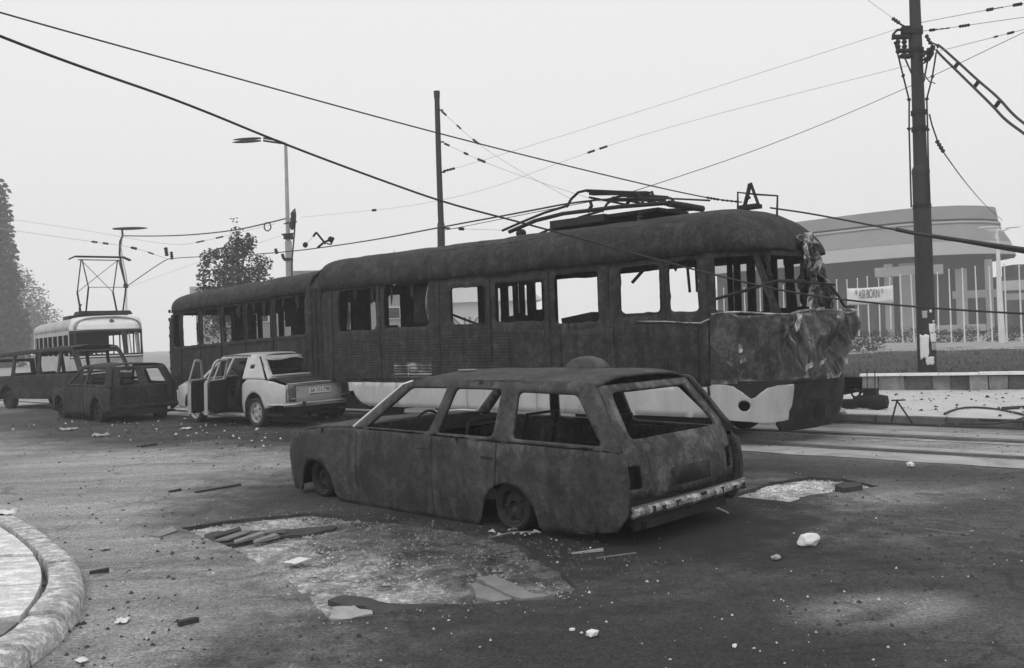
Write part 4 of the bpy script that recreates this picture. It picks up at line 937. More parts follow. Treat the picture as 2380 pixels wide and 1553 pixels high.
rp = sheet([(-.70, .45), (.70, .45), (.71, .80), (-.71, .80)], [], .08, lambda y, z: (-1.005 + .05 * (abs(y) / .7) ** 4 + .02 * (z - .6), y, z)).build('rear_panel', PP, sal, True, .015)
MB().box((-1.02, 0, .785), (.012, 1.1, .018)).build('panel_groove', 'lamp_lens', rp)
MB().box((-1.015, 0, .545), (.012, 1.3, .02)).build('panel_ridge', 'pale_dirty', rp)
for k in (1, -1):
    MB().grid(lambda a, b: (-1.012 + .10 * a ** 2, k * (.53 + .19 * a), .49 + .30 * b), 6, 4).build('tail_lamp', 'lamp_lens', sal, True, .02)
    MB().tube([(-1.02, k * .525, .49), (-1.02, k * .525, .80)], .007, 5).build('lamp_trim', 'pale_dirty', sal, True)
bp = MB().grid(lambda a, b: (-1.09 + .10 * (abs(2 * a - 1)) ** 5, .79 * (2 * a - 1), .40 + .075 * b), 28, 3).build('rear_bumper', 'pale_dirty', sal, True, .03)
MB().tube([(-1.115 + .10 * abs(y / .79) ** 5, y, .437) for y in [.79 - .0658 * k for k in range(25)] if abs(y - .42) > .04], .014, 6).build('bumper_strip', 'chrome', bp, True)
MB().box((-1.12, .42, .435), (.03, .06, .1)).build('bumper_guard', 'rubber', bp)
for k in (1, -1): MB().tube([(-1.0, k * .76, .437), (-.75, k * .82, .437), (-.5, k * .83, .43)], .016, 6).build('bumper_end', 'chrome', bp, True)
np_ = MB().box((-1.03, -.02, .675), (.012, .50, .115)).build('number_plate', 'plate_white', sal)
text_mesh('SA 111-790', 'letter', 'black_ink', np_, .105, Matrix.Translation((-1.039, -.02, .672)) @ Matrix(((0, 0, -1, 0), (-1, 0, 0, 0), (0, 1, 0, 0), (0, 0, 0, 1))), .002, sx=.93)
for y0, y1, z0, z1 in ((-.27, .23, .735, .739), (-.27, .23, .611, .615)): MB().box((-1.039, (y0 + y1) / 2, (z0 + z1) / 2), (.004, y1 - y0, z1 - z0)).build('plate_border', 'black_ink', np_)
for k in (1, -1): MB().box((-1.0, 0, .38), (.05, 1.3, .12)).build('rear_valance', 'soot', sal) if k == 1 else None
# pried-out seal of the rear window hanging above the lid
MB().tube([(.10, .50, 1.31), (-.1, .35, 1.285), (-.16, .0, 1.30), (-.08, -.3, 1.335), (.02, -.55, 1.36), (-.1, -.9, 1.37), (-.3, -1.2, 1.36)], .010, 6).build('window_seal', PP, sal, True)
MB().grid(lambda a, b: (.06 - .16 * math.sin(math.pi * b) - .09 * a, .52 - 1.06 * b, 1.325 - .05 * a - .02 * math.sin(b * 9)), 3, 16).build('headlining', 'pale_dirty', sal, True, .008)
# inside: seats, wheel, dark floor
MB().box((.95, 0, .24), (3.6, 1.42, .05)).build('floor_pan', 'soot', sal); MB().box((1.9, 0, .8), (.3, 1.36, .2)).build('dashboard', 'soot', sal)
for a, b, wd in ((1.25, .36, .46), (1.25, -.36, .46), (.45, 0, 1.2)):
    st = MB().box((a, b, .42), (.5, wd, .18)).build('seat', 'burnt_shade', sal); MB().box((a - .3, b, .76), (.14, wd, .62), ry=-.25, taper=.9).build('seat_back', 'burnt_shade', st)
MB().lathe([(.18, -.01), (.19, 0), (.18, .01), (.17, 0), (.18, -.01)], 20, (1.58, .36, .92), 'X').build('steering_wheel', 'black_ink', sal, True)
MB().box((1.62, .02, 1.2), (.02, .2, .06)).build('mirror', 'black_ink', sal)
for a, b in ((0, .74), (0, -.74), (2.4, .72), (2.4, -.72)): wheel(sal, a, b, .275, .28, 'pale_dirty', 'rubber')
for k in (1, -1): MB().box((0, k * .5, .42), (.75, .2, .5)).build('wheel_well', 'soot', sal)
# doors: skin, window frame and inner lining; hinged at their front edge
def door(name, hinge_a, out_low, frame_out, frame_hole, ang, skin, lean=0.0, extra=None):
    piv = empty(name); piv.parent = sal; piv.location = (hinge_a, Bs(hinge_a, .6), 0); piv.rotation_euler = (lean, 0, -ang)
    f = lambda a, z: (a - hinge_a, Bs(a, z) - Bs(hinge_a, .6), z)
    sheet(out_low, [], .08, f).build('door_skin', skin, piv, True, .015)
    sheet([(a, z) for a, z in out_low], [], .1, lambda a, z: (a - hinge_a, Bs(a, z) - Bs(hinge_a, .6) - .07, z)).build('door_lining', 'soot', piv, True, .01)
    fr = sheet(frame_out, [frame_hole], .06, f).build('door_frame', PP, piv, True, .025)
    xs = [p[0] for p in out_low]
    MB().beam(f(max(xs) - .03, .89), f(min(xs) + .03, .89), .05, .05).build('door_belt', PP, piv)
    MB().beam(f(min(xs) + .012, .26), f(min(xs) + .012, .88), .07, .02).build('door_edge', 'pale_dirty', piv)
    MB().beam(f(max(xs) - .012, .26), f(max(xs) - .012, .88), .07, .02).build('door_edge', 'pale_dirty', piv)
    if extra: extra(piv, f)
    return piv
def vent(piv, f): MB().beam(f(.66, .9), f(.70, 1.28), .02, .025).build('quarter_bar', PP, piv)
door('front_door', 1.97, rounded([(1.97, .26), (1.97, .88), (1.19, .90), (1.19, .26)], .03), rounded([(1.96, .885), (1.47, 1.285), (1.38, 1.305), (1.08, 1.31), (1.17, .895)], .01), rounded([(1.84, .915), (1.45, 1.25), (1.13, 1.27), (1.20, .92)], .03), R(50), 'pale_dirty')
door('rear_door', 1.12, rounded([(1.12, .26), (1.12, .90), (.44, .90), (.43, .7), (.38, .40), (.62, .26)], .03), rounded([(1.11, .895), (1.0, 1.30), (.58, 1.31), (.47, 1.25), (.44, .90)], .05), rounded([(1.06, .92), (.98, 1.26), (.60, 1.27), (.52, 1.2), (.49, .92)], .05), R(60), 'pale_dirty', extra=vent)

sal.scale = (1, 1, 1.035)
# ---- the burnt hatchback behind it
random.seed(51)
hat = empty('burnt_hatchback_car', (-8.83, 20.97, -.03), R(135), label='burnt out small hatchback behind the pale saloon, tail towards the tram', cat='car')
def Bh(a, z):
    b = .74 + .03 * math.sin(math.pi * min(1, max(0, (z - .1) / .7)))
    if z > .78: b = .75 - (z - .78) / .42 * .18
    if a > 2.2: b -= .09 * ((a - 2.2) / .75) ** 2
    if a < -.4: b -= .05 * ((-.4 - a) / .35) ** 2
    return b
ch = Car(hat, Bh); BH = 'burnt'
ch.side('front_fender', [(1.73, .14), (1.85, .14)] + arch(2.25, .22, .34, 180, 4) + [(2.85, .18), (2.92, .5), (2.85, .66), (1.73, .79)], [], BH, .09)
ch.side('front_door', [(1.72, .14), (1.72, .785), (.66, .78), (.66, .14)], [], BH, .1)
ch.side('rear_quarter', [(.65, .14), (.65, .78), (-.6, .775), (-.72, .7), (-.74, .3), (-.37, .2)] + arch(0, .22, .34, 178, 4) + [(.36, .14)], [], BH, .08)
ch.side('window_frame', [(1.78, .785), (1.22, 1.18), (1.15, 1.21), (-.42, 1.205), (-.52, 1.16), (-.74, .775)], [rounded([(1.6, .82), (1.17, 1.14), (.72, 1.15), (.74, .82)], .04), rounded([(.64, .82), (.62, 1.15), (-.28, 1.14), (-.46, .82)], .07)], BH, .07, .03)
MB().grid(lambda a, b: (1.2 - 1.66 * a, (2 * b - 1) * .57, 1.205 + .045 * (1 - abs(2 * b - 1) ** 2.5) + .02 * nv((a * 4, b * 3, 2)) - .02 * max(0, a - .8)), 16, 12).build('roof', BH, hat, True, .02)
MB().grid(lambda a, b: (1.75 + 1.12 * a, (2 * b - 1) * (.70 - .08 * a * a), .79 - .03 * a - .1 * a ** 3 + .025 * (1 - (2 * b - 1) ** 2)), 10, 10).build('bonnet', BH, hat, True, .02)
sheet([(-.70, .36), (.70, .36), (.70, .76), (.55, 1.19), (-.55, 1.19), (-.70, .76)], [rounded([(-.52, .80), (-.10, .80), (-.09, 1.13), (-.42, 1.13)], .03), rounded([(.10, .80), (.52, .80), (.42, 1.13), (.09, 1.13)], .03)], .07, lambda y, z: (-.74 + (.27 * (z - .78) / .42 if z > .78 else 0) + .06 * (y / .7) ** 4, y, z)).build('tailgate', BH, hat, True, .025)
MB().grid(lambda a, b: (-.80 + .05 * (2 * a - 1) ** 4, .74 * (2 * a - 1), .30 + .1 * b), 10, 2).build('rear_bumper', 'burnt_shade', hat, True, .03)
sheet([(-.6, .2), (.6, .2), (.6, .66), (-.6, .66)], [], .15, lambda y, z: (2.9 - .05 * y * y, y, z)).build('front_panel', BH, hat, True, .02)
MB().box((1.0, 0, .2), (3.5, 1.35, .05)).build('floor_pan', 'soot', hat); MB().box((1.6, 0, .7), (.25, 1.3, .16)).build('dashboard', 'soot', hat)
for a, b in ((.85, .33), (.85, -.33), (.1, 0)): MB().tube([(a, b - .22, .3), (a - .12, b - .2, .92), (a - .12, b + .2, .92), (a, b + .22, .3)], .025, 6).build('seat_frame', 'soot', hat, True)
for a, b in ((0, .70), (0, -.70), (2.25, .68), (2.25, -.68)): wheel(hat, a, b, .21, .23, 'burnt', 'burnt_shade', True)

hat.scale = (1.03, 1.03, 1.06)
# ---- the burnt van at the left edge: bare window frames
random.seed(61)
van = empty('burnt_van', (-11.3, 25.4, 0), R(-31), label='burnt out van with bare window frames at the left edge', cat='van')
def Bv(a, z): return .80 - (.10 * (z - .95) / .8 if z > .95 else 0) + (-.06 * ((a + .35) / .35) ** 2 if a > -.35 else 0)
def vz(a, z): return z * (1 + .028 * min(0, a + 1.5)) if z > .9 else z
for k in (1, -1):
    out = [(0, .25), (.02, .6), (-.02, .95), (-.42, 1.62), (-.55, 1.70), (-2.6, 1.72), (-4.5, 1.70), (-4.62, 1.6), (-4.66, .9), (-4.64, .25)] + arch(-3.6, .3, .36, 180, 0) + arch(-.75, .3, .36, 180, 0)
    holes = [rounded([(-.16, 1.0), (-.50, 1.60), (-.98, 1.62), (-1.02, 1.0)], .04), rounded([(-1.12, 1.0), (-1.10, 1.62), (-1.95, 1.62), (-1.95, 1.0)], .05), rounded([(-2.08, 1.0), (-2.08, 1.62), (-3.2, 1.62), (-3.2, 1.0)], .06), rounded([(-3.34, 1.0), (-3.34, 1.62), (-4.4, 1.60), (-4.4, 1.0)], .06)]
    sheet(out, holes, .1, lambda a, z: (a, k * (Bv(a, z) + .01 * nv((a * 3, z * 3, k))), vz(a, z))).build('side_panel', 'burnt', van, True, .035)
MB().grid(lambda a, b: (lambda x, y: (x, y * .70, vz(x, 1.71) + .06 * (1 - abs(y) ** 2.5) + .03 * nv((x * 2, y * 2, 1))))(-.48 - 4.1 * a, 2 * b - 1), 20, 10).build('roof', 'burnt', van, True, .02)
sheet([(-.78, .25), (.78, .25), (.78, .95), (.69, 1.64), (-.69, 1.64), (-.78, .95)], [rounded([(-.68, 1.0), (.68, 1.0), (.62, 1.58), (-.62, 1.58)], .1)], .09, lambda y, z: (.03 - (.62 * (z - .95) if z > .95 else 0) - .1 * (y / .75) ** 4, y, z)).build('front_panel', 'burnt', van, True, .03)
MB().tube([(.06, -.78, .97), (.08, 0, 1.0), (.06, .78, .97)], .02, 6).build('waist_trim', 'pole_grey', van, True)
sheet([(-.78, .25), (.78, .25), (.78, .95), (.70, 1.55), (-.70, 1.55), (-.78, .95)], [rounded([(-.6, 1.0), (.6, 1.0), (.56, 1.45), (-.56, 1.45)], .08)], .12, lambda y, z: (-4.66, y, z * .93)).build('rear_door', 'burnt', van, True, .03)
MB().box((-2.3, 0, .4), (4.5, 1.5, .06)).build('floor_pan', 'soot', van)
for a in (-1.0, -2.3, -3.5): MB().box((a, 0, .72), (.14, 1.3, .6), ry=-.2).build('seat_frame', 'soot', van)
for a, b in ((-.75, .74), (-.75, -.74), (-3.6, .74), (-3.6, -.74)): wheel(van, a, b, .25, .26, 'burnt', 'burnt_shade', True)

# ------------------------------------------------------------------ the second tram, farther up the line
random.seed(71)
T2 = Vector((-15.75, 32.6, 0))
tr2 = empty('pale_tram', tuple(T2), R(125), label='pale tram with raised pantograph standing farther up the line', cat='tram')
N2 = [(.55, 0.0), (.05, .10), (-.35, .34), (-.45, 1.25), (-.35, 2.16), (.05, 2.40), (.55, 2.5)]
def nose2(s, z, push=0.0):
    s = max(0, min(1, s)) * (len(N2) - 1); i = min(int(s), len(N2) - 2); t = s - i
    u = N2[i][0] + (N2[i + 1][0] - N2[i][0]) * t; v = N2[i][1] + (N2[i + 1][1] - N2[i][1]) * t
    f = min(1, max(0, (.55 - u))); return T(u + f * (.4 * max(0, z - 1.55) + .1 * max(0, .9 - z)) + push, v, z)
sheet([(0, .35), (1, .35), (1, 1.32), (0, 1.32)], [], .06, lambda s, z: nose2(s, z, .02 * nv((s * 8, z * 4, 1)))).build('nose_panel', 'pale_dirty', tr2, True, .02)
sheet([(.02, 1.36), (.98, 1.36), (.98, 1.40), (.02, 1.40)], [], .06, lambda s, z: nose2(s, z, -.03)).build('waist_trim', 'white', tr2, True, .02)
sheet([(0, 1.32), (1, 1.32), (1, 2.34), (0, 2.34)], [rounded([(.03, 1.45), (.15, 1.45), (.15, 2.22), (.03, 2.22)], .02), rounded([(.2, 1.45), (.57, 1.45), (.57, 2.26), (.2, 2.26)], .02), rounded([(.6, 1.45), (.8, 1.45), (.8, 2.26), (.6, 2.26)], .02), rounded([(.85, 1.45), (.97, 1.45), (.97, 2.22), (.85, 2.22)], .02)], .05, nose2).build('windscreen_frame', 'burnt_shade', tr2, True, .03)
for s in (.63, .68, .73, .78): MB().tube([nose2(s, 1.45, .25), nose2(s, 2.24, .25)], .025, 5).build('door_bar', 'pole_grey', tr2, True)
MB().box((.9, -.75, 1.9), (.04, 1.3, .8)).build('cab_partition', 'soot', tr2)
sheet([(0, 2.35), (1, 2.35), (1, 2.5), (.85, 2.78), (.5, 2.86), (.15, 2.78), (0, 2.5)], [], .05, lambda s, z: nose2(s, z, .6 * max(0, z - 2.55))).build('front_band', 'white', tr2, True, .02)
MB().lathe([(0, -.02), (.07, -.02), (.08, .05), (0, .06)], 12, (nose2(.5, 2.62)[0] - .02 + .05, -1.35, 2.66), 'X').build('headlamp', 'lamp_lens', tr2, True)
sheet([(.55, .35), (9.5, .35), (9.5, 2.36), (.55, 2.36)], [rect(.75 + k * 1.22, 1.85 + k * 1.22, 1.42, 2.2, .07) for k in range(7)], .2, lambda u, z: T(u, 0, z)).build('side_panel', 'pale_dirty', tr2, False, .03)
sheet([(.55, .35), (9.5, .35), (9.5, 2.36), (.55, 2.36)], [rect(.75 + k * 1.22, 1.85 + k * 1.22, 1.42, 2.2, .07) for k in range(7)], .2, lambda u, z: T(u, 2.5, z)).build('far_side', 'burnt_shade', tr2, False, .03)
def roof2(a, b):
    u = .1 + 9.4 * a; q = 1 - (.12 * (1 - a / .08) ** 2 if a < .08 else 0); c = math.cos(math.pi * b); s_ = max(0, math.sin(math.pi * b))
    return T(u, 1.25 - 1.26 * q * math.copysign(abs(c) ** .75, c), 2.36 + .52 * q * s_ ** .6)
MB().grid(roof2, 24, 22).build('roof', 'pale_dirty', tr2, True, .03)
MB().box((5, -1.25, .9), (8.8, 2.3, .05)).build('floor', 'soot', tr2); MB().box((9.5, -1.25, 1.4), (.05, 2.3, 2)).build('end_wall', 'burnt_shade', tr2)
for u in (1.8, 7.8): MB().box((u, -1.25, .25), (2.0, 2.0, .4)).build('bogie', 'soot', tr2)
p2 = empty('pantograph'); p2.parent = tr2
MB().box((1.3, -1.3, 3.0), (1.1, 1.9, .14), taper=.92).build('base_frame', 'soot', p2)
for v in (.62, 1.9):
    MB().tube([T(1.75, v, 3.02), T(2.35, v, 3.85)], .035, 6).build('lower_arm', 'soot', p2, True); MB().tube([T(.75, v, 3.02), T(.1, v, 3.9)], .03, 6).build('lower_arm', 'soot', p2, True)
    MB().tube([T(2.35, v, 3.85), T(1.35, v, 5.0)], .022, 6).build('upper_arm', 'soot', p2, True); MB().tube([T(.1, v, 3.9), T(1.15, v, 5.0)], .022, 6).build('upper_arm', 'soot', p2, True)
for a, c in (((2.35, .62, 3.85), (1.35, 1.9, 5.0)), ((2.35, 1.9, 3.85), (1.35, .62, 5.0)), ((.1, .62, 3.9), (.1, 1.9, 3.9))): MB().tube([T(*a), T(*c)], .012, 5).build('brace', 'soot', p2, True)
for du in (-.1, .12): MB().tube([T(1.25 + du, .2, 5.02), T(1.25 + du, .4, 5.12), T(1.25 + du, 2.1, 5.12), T(1.25 + du, 2.35, 5.0)], .03, 6).build('collector_strip', 'soot', p2, True)
MB().tube([T(1.25, .5, 5.0), T(1.25, 2.0, 5.0)], .02, 5).build('cross_bar', 'soot', p2, True)
MB().tube([T(5.2, 1.2, 2.9), T(5.5, 1.2, 3.35), T(5.0, 1.2, 3.5)], .03, 5).build('roof_gear', 'soot', tr2, True); MB().box((5.2, -1.25, 2.95), (1.6, 1.2, .16)).build('roof_gear', 'soot', tr2)

# ------------------------------------------------------------------ poles and lamps
def insul(mb, p, d, r=.05, L=.18, n=4):
    """ribbed insulator along direction d"""
    p, d = Vector(p), Vector(d).normalized(); pts = []; rr = []
    for k in range(2 * n + 1): pts.append(p + d * (L * (k / (2 * n) - .5))); rr.append(r if k % 2 else r * .5)
    return mb.tube(pts, rr, 8)
random.seed(81)
bp0 = Vector((9.27, 20.4, PZ)); YB = 20.4
big = empty('overhead_line_pole', tuple(bp0), label='thick dark overhead line pole with torn posters on the right', cat='pole')
def bl(x, y, Y=YB): return at(x, y, Y) - bp0
def cx(y): return 2158 - (912 - y) * .0352                        # the pole's middle, top to foot
MB().tube([(0, 0, -.3), (0, 0, .3), tuple(bl(cx(600), 600)), tuple(bl(cx(402), 402))], [.205, .2, .19, .183], 20).build('lower_mast', 'pole_dark', big, True)
MB().tube([tuple(bl(cx(404), 404)), tuple(bl(cx(395), 395)), tuple(bl(cx(386), 386))], [.19, .188, .15], 20).build('collar', 'pole_dark', big, True)
MB().tube([tuple(bl(cx(395), 395)), tuple(bl(cx(100), 100)), tuple(bl(cx(-160), -160))], [.148, .125, .105], 18).build('upper_mast', 'pole_dark', big, True)
MB().tube([(0, 0, -.1), (0, 0, .06), (0, 0, .09)], [.32, .32, .24], 20).build('foot', 'concrete', big, True)
for y, r in ((75, .15), (118, .155), (262, .165), (300, .165), (480, .195)):
    c = bl(cx(y), y); MB().tube([c + Vector((0, 0, -.05)), c + Vector((0, 0, .05))], r, 16).build('clamp_band', 'soot', big, True)
for xs in (((2081, 102), (2099, 176), (2113, 232), (2113, 300), (2118, 482)), ((2176, 122), (2167, 178), (2154, 230), (2156, 300), (2160, 482)), ((2101, 130), (2122, 178)), ((2158, 130), (2147, 190))):
    MB().tube([bl(x, y, YB - .22) for x, y in xs], .018, 6).build('guy_rod', 'soot', big, True)
for x, y in ((2099, 176), (2113, 232), (2167, 178), (2154, 230), (2113, 300), (2156, 301)): MB().rock(bl(x, y, YB - .22), .045, (1, 1, 1), x).build('turnbuckle', 'soot', big)
# switch box bracket on the left
MB().tube([bl(2100, 68), bl(2085, 70), bl(2076, 80), bl(2075, 92)], .03, 6).build('bracket_arm', 'soot', big, True)
MB().beam(bl(2096, 70), bl(2142, 70), .14, .16).build('crossarm', 'soot', big); MB().beam(bl(2076, 86), bl(2112, 86), .14, .07).build('switch_plate', 'soot', big); MB().beam(bl(2086, 118), bl(2124, 118), .14, .06).build('switch_plate', 'soot', big)
MB().beam(bl(2092, 130), bl(2118, 131), .2, .06).build('switch_plate', 'soot', big)
for x in (2087, 2102): insul(MB(), bl(x, 103), (0, 0, 1), .065, .42, 4).build('insulator', 'pole_dark', big, True)
MB().tube([bl(2113, 84), bl(2114, 130)], .018, 6).build('bracket_arm', 'soot', big, True)
for pts in ([(2081, 102), (2078, 98), (2084, 104)], [(2143, 132), (2160, 118), (2168, 100), (2178, 105), (2180, 112)], [(2143, 140), (2163, 128), (2172, 112)], [(2140, 150), (2160, 140), (2170, 122)]):
    MB().tube([bl(x, y, YB - .2) for x, y in pts], .022, 6).build('jumper_cable', 'soot', big, True)
for x, y in ((2152, 122), (2162, 116), (2158, 132)): insul(MB(), bl(x, y, YB - .15), (.6, 0, .5), .06, .26, 3).build('insulator', 'pole_dark', big, True)
MB().tube([bl(2078, 44), bl(2094, 57), bl(2118, 70)], .02, 6).build('stay_fitting', 'soot', big, True); insul(MB(), bl(2082, 48), (.8, 0, -.6), .05, .2, 3).build('insulator', 'pole_dark', big, True)
MB().tube([bl(2160, 265), bl(2166, 290), bl(2178, 325), bl(2190, 350)], .016, 6).build('stay_fitting', 'soot', big, True); insul(MB(), bl(2185, 340), (.45, 0, -.8), .055, .32, 4).build('insulator', 'pole_dark', big, True)
MB().tube([bl(2154, 80), bl(2160, 98)], .02, 6).build('stay_fitting', 'soot', big, True); insul(MB(), bl(2158, 92), (.4, 0, -.8), .05, .24, 3).build('insulator', 'pole_dark', big, True)
MB().tube([bl(2146, 170), bl(2160, 190), bl(2174, 194)], .012, 5).build('loose_wire', 'soot', big, True)
# torn posters wrapped on the mast
for i, (x0, x1, y0, y1, m_) in enumerate(((2133, 2150, 776, 836, 'paper'), (2149, 2166, 752, 775, 'paper'), (2152, 2168, 774, 796, 'paper'), (2143, 2162, 828, 848, 'paper'), (2136, 2146, 722, 740, 'pole_grey'), (2155, 2168, 796, 815, 'concrete'), (2150, 2156, 720, 727, 'paper'), (2158, 2163, 745, 750, 'paper'))):
    def fpost(s, t, x0=x0, x1=x1, y0=y0, y1=y1, i=i):
        x = x0 + (x1 - x0) * s; y = y0 + (y1 - y0) * t
        dx = (x - cx(y)) * PX / FPX * YB; dx = max(-.19, min(.19, dx)); z = bl(cx(y), y).z
        rr = .207 + .012 * abs(nv((x * .2, y * .1, i)))
        return (dx + bl(cx(y), y).x, -math.sqrt(max(1e-4, rr * rr - dx * dx)), z)
    o_ = [(0, .0), (.3, .06), (.55, 0), (1, .05), (.93, .4), (1, .7), (.8, 1), (.45, .9), (.15, 1), (.04, .6)]
    sheet(o_, [], .12, fpost).build('torn_poster', m_, big, True, .004)

mp0 = at(1027, 800, 30); mp0.z = 0
mid = empty('line_pole', tuple(mp0), label='slender dark overhead line pole standing behind the burnt tram', cat='pole')
def ml(x, y, Y=30): return at(x, y, Y) - mp0
MB().tube([(0, 0, -.2), ml(1025, 530), ml(1025, 519)], [.13, .125, .12], 14).build('lower_mast', 'pole_dark', mid, True)
MB().tube([ml(1025, 521), ml(1020, 380), ml(1015.5, 224)], [.1, .092, .085], 14).build('upper_mast', 'pole_dark', mid, True)
MB().tube([ml(1015.5, 228), ml(1015, 212)], [.098, .105], 14).build('mast_cap', 'pole_dark', mid, True)
for x, y in ((1018, 256), (1020, 330), (1023, 400), (1026, 530)): MB().tube([ml(x - 3, y), ml(x + 12, y)], .03, 6).build('wire_eye', 'soot', mid, True)

def lamp_head(mb, p, d, L, wd):
    d = Vector(d).normalized(); sd_ = d.cross(Vector((0, 0, 1))).normalized()
    pts = []
    for a in range(9):
        t = a / 8; w_ = wd * (math.sin(math.pi * min(1, t * .9 + .1)) ** .5)
        pts.append((p + d * L * t, max(w_, .01)))
    vs = []
    for q, w_ in pts:
        for k in range(8):
            th = k * math.pi / 4; vs.append(q + sd_ * w_ * math.cos(th) + Vector((0, 0, w_ * .3 * math.sin(th))))
    return mb.add(vs, [(i * 8 + k, i * 8 + (k + 1) % 8, (i + 1) * 8 + (k + 1) % 8, (i + 1) * 8 + k) for i in range(8) for k in range(8)] + [tuple(range(7, -1, -1)), tuple(64 + k for k in range(8))])
lp0 = at(676, 830, 40); lp0.z = 0
lp = empty('street_lamp', tuple(lp0), label='tall grey street lamp with two arms pointing left above the tree', cat='street lamp')
def ll(x, y, Y=40): return at(x, y, Y) - lp0
MB().tube([(0, 0, -.2), ll(672, 600), ll(670, 560)], [.17, .16, .15], 12).build('lower_mast', 'pole_grey', lp, True)
MB().tube([ll(670, 562), ll(667, 450), ll(664, 335)], [.1, .085, .07], 12).build('upper_mast', 'pole_grey', lp, True)
for dy, Y in ((0, 40.0), (6, 39.0)):
    MB().tube([ll(664, 334), ll(640, 325 + dy, Y), ll(612, 321 + dy, Y)], .045, 6).build('arm', 'pole_dark', lp, True)
    lamp_head(MB(), ll(606, 321 + dy, Y), ll(570, 324 + dy, Y) - ll(618, 321 + dy, Y), 1.25, .17).build('lamp_head', 'pole_dark', lp, True)
for y0, y1 in ((545, 556), (600, 606)): MB().tube([ll(670, y0), ll(670, y1)], .21, 10).build('clamp_band', 'soot', lp, True)
MB().tube([ll(680, 505, 39.7), ll(681, 490, 39.7), ll(685, 485, 39.7), ll(687, 500, 39.7), ll(684, 545, 39.7), ll(679, 600, 39.7), ll(678, 660, 39.7)], .035, 6).build('riser_cable', 'soot', lp, True)
for x, y in ((681, 500), (682, 512), (678, 525)): MB().rock(ll(x, y, 39.6), .2, (.7, .7, 1), y).build('cable_box', 'soot', lp)
MB().tube([ll(660, 520, 39.6), ll(690, 515, 39.6)], .03, 6).build('bracket', 'soot', lp, True); MB().tube([ll(655, 545, 39.6), ll(682, 543, 39.6)], .04, 6).build('bracket', 'soot', lp, True)
MB().tube([ll(622 + 8 * math.cos(t * .7), 527 + 10 * math.sin(t * .7), 39.6) for t in range(10)], .03, 5).build('cable_coil', 'soot', lp, True)
lq0 = at(296, 830, 46); lq0.z = 0
lq = empty('bent_street_lamp', tuple(lq0), label='street lamp with a bent hanging cable above the pale tram', cat='street lamp')
def lm(x, y, Y=46): return at(x, y, Y) - lq0
lamp_head(MB(), lm(264, 532), lm(300, 531) - lm(264, 532), 1.75, .26).build('lamp_head', 'pole_dark', lq, True)
MB().tube([lm(284, 534), lm(285, 548)], .05, 6).build('lamp_neck', 'pole_dark', lq, True)
MB().tube([lm(285, 548), lm(279, 562), lm(278, 590), lm(283, 620), lm(289, 650), lm(293, 668)], .05, 6).build('hanging_cable', 'soot', lq, True)
MB().tube([lm(285, 548), lm(281, 575), lm(287, 612), lm(293, 640), lm(296, 664)], .025, 6).build('hanging_cable', 'pole_grey', lq, True)
MB().tube([lm(293, 668), lm(294, 740), (0, 0, -.2)], [.05, .06, .08], 8).build('mast', 'pole_pale', lq, True)
MB().rock(lm(293, 664), .13, (1, 1, 1.3), 3).build('clamp', 'soot', lq)
wl0 = at(2330, 800, 56); wl0.z = -.2
wlp = empty('twin_street_lamp', tuple(wl0), label='white lamp post with spreading twin lamp heads by the flagpoles', cat='street lamp')
def wm(x, y, Y=56): return at(x, y, Y) - wl0
MB().tube([(0, 0, -.2), wm(2324, 700), wm(2318, 550)], [.2, .17, .09], 10).build('mast', 'pole_pale', wlp, True)
for x in (2282, 2296, 2345): MB().tube([wm(2317, 534), wm((2317 + x) / 2, 536), wm(x, 529)], .08, 6).build('arm', 'pole_pale', wlp, True); lamp_head(MB(), wm(x - 8, 530), wm(x + 14, 528) - wm(x - 8, 530), 1.0, .16).build('lamp_head', 'pole_pale', wlp, True)
MB().tube([wm(2316, 555), wm(2317, 530)], .1, 8).build('mast_top', 'pole_pale', wlp, True)

# ------------------------------------------------------------------ cables
def cable(label, pts, r, mat='wire', ins=(), sm=4, name='overhead_cable'):
    P3 = [at(*p) for p in pts]
    for _ in range(sm):                                          # smooth the bends
        Q3 = [P3[0]]
        for i in range(len(P3) - 1): Q3 += [P3[i].lerp(P3[i + 1], .25), P3[i].lerp(P3[i + 1], .75)]
        P3 = Q3 + [P3[-1]]
        if len(P3) > 90: break
    o0 = P3[0].copy()
    root = MB().tube([p - o0 for p in P3], r, 6).build(name, mat, None, True, loc=tuple(o0))
    tag(root, label, 'cable', 'cables and wires hanging over the street')
    for (x, y, Y, dx, dy, L, rr) in ins:
        a, b = at(x, y, Y) - o0, at(x + dx, y + dy, Y) - o0
        if dx > abs(dy) * .8:                                    # strung on the wire itself
            c = (a + b) / 2 + o0; hl_ = (b - a).length / 2; k = min(range(1, len(P3) - 1), key=lambda q: (P3[q] - c).length)
            seg = min(((P3[q], P3[q + 1]) for q in (k - 1, k)), key=lambda e: (e[0].lerp(e[1], .5) - c).length); d_ = (seg[1] - seg[0]).normalized()
            c = seg[0] + d_ * max(0, min((seg[1] - seg[0]).length, (c - seg[0]).dot(d_))); a, b = c - d_ * hl_ - o0, c + d_ * hl_ - o0
        insul(MB(), a.lerp(b, .5), b - a, rr * .7, L or (b - a).length, 4).build('insulator', 'soot', root, True)
    return root
cable('thin cable running from the upper left corner to the tram roof bracket', [(-300, -60, 8), (0, 30, 9), (500, 168, 10.5), (1015, 310, 12), (1450, 418, 13), (1650, 462, 13.3), (1725, 470, 13.2)], .009, ins=((1640, 461, 13.3, 30, 6, 0, .03), (1675, 467, 13.2, 40, 3, 0, .025)))
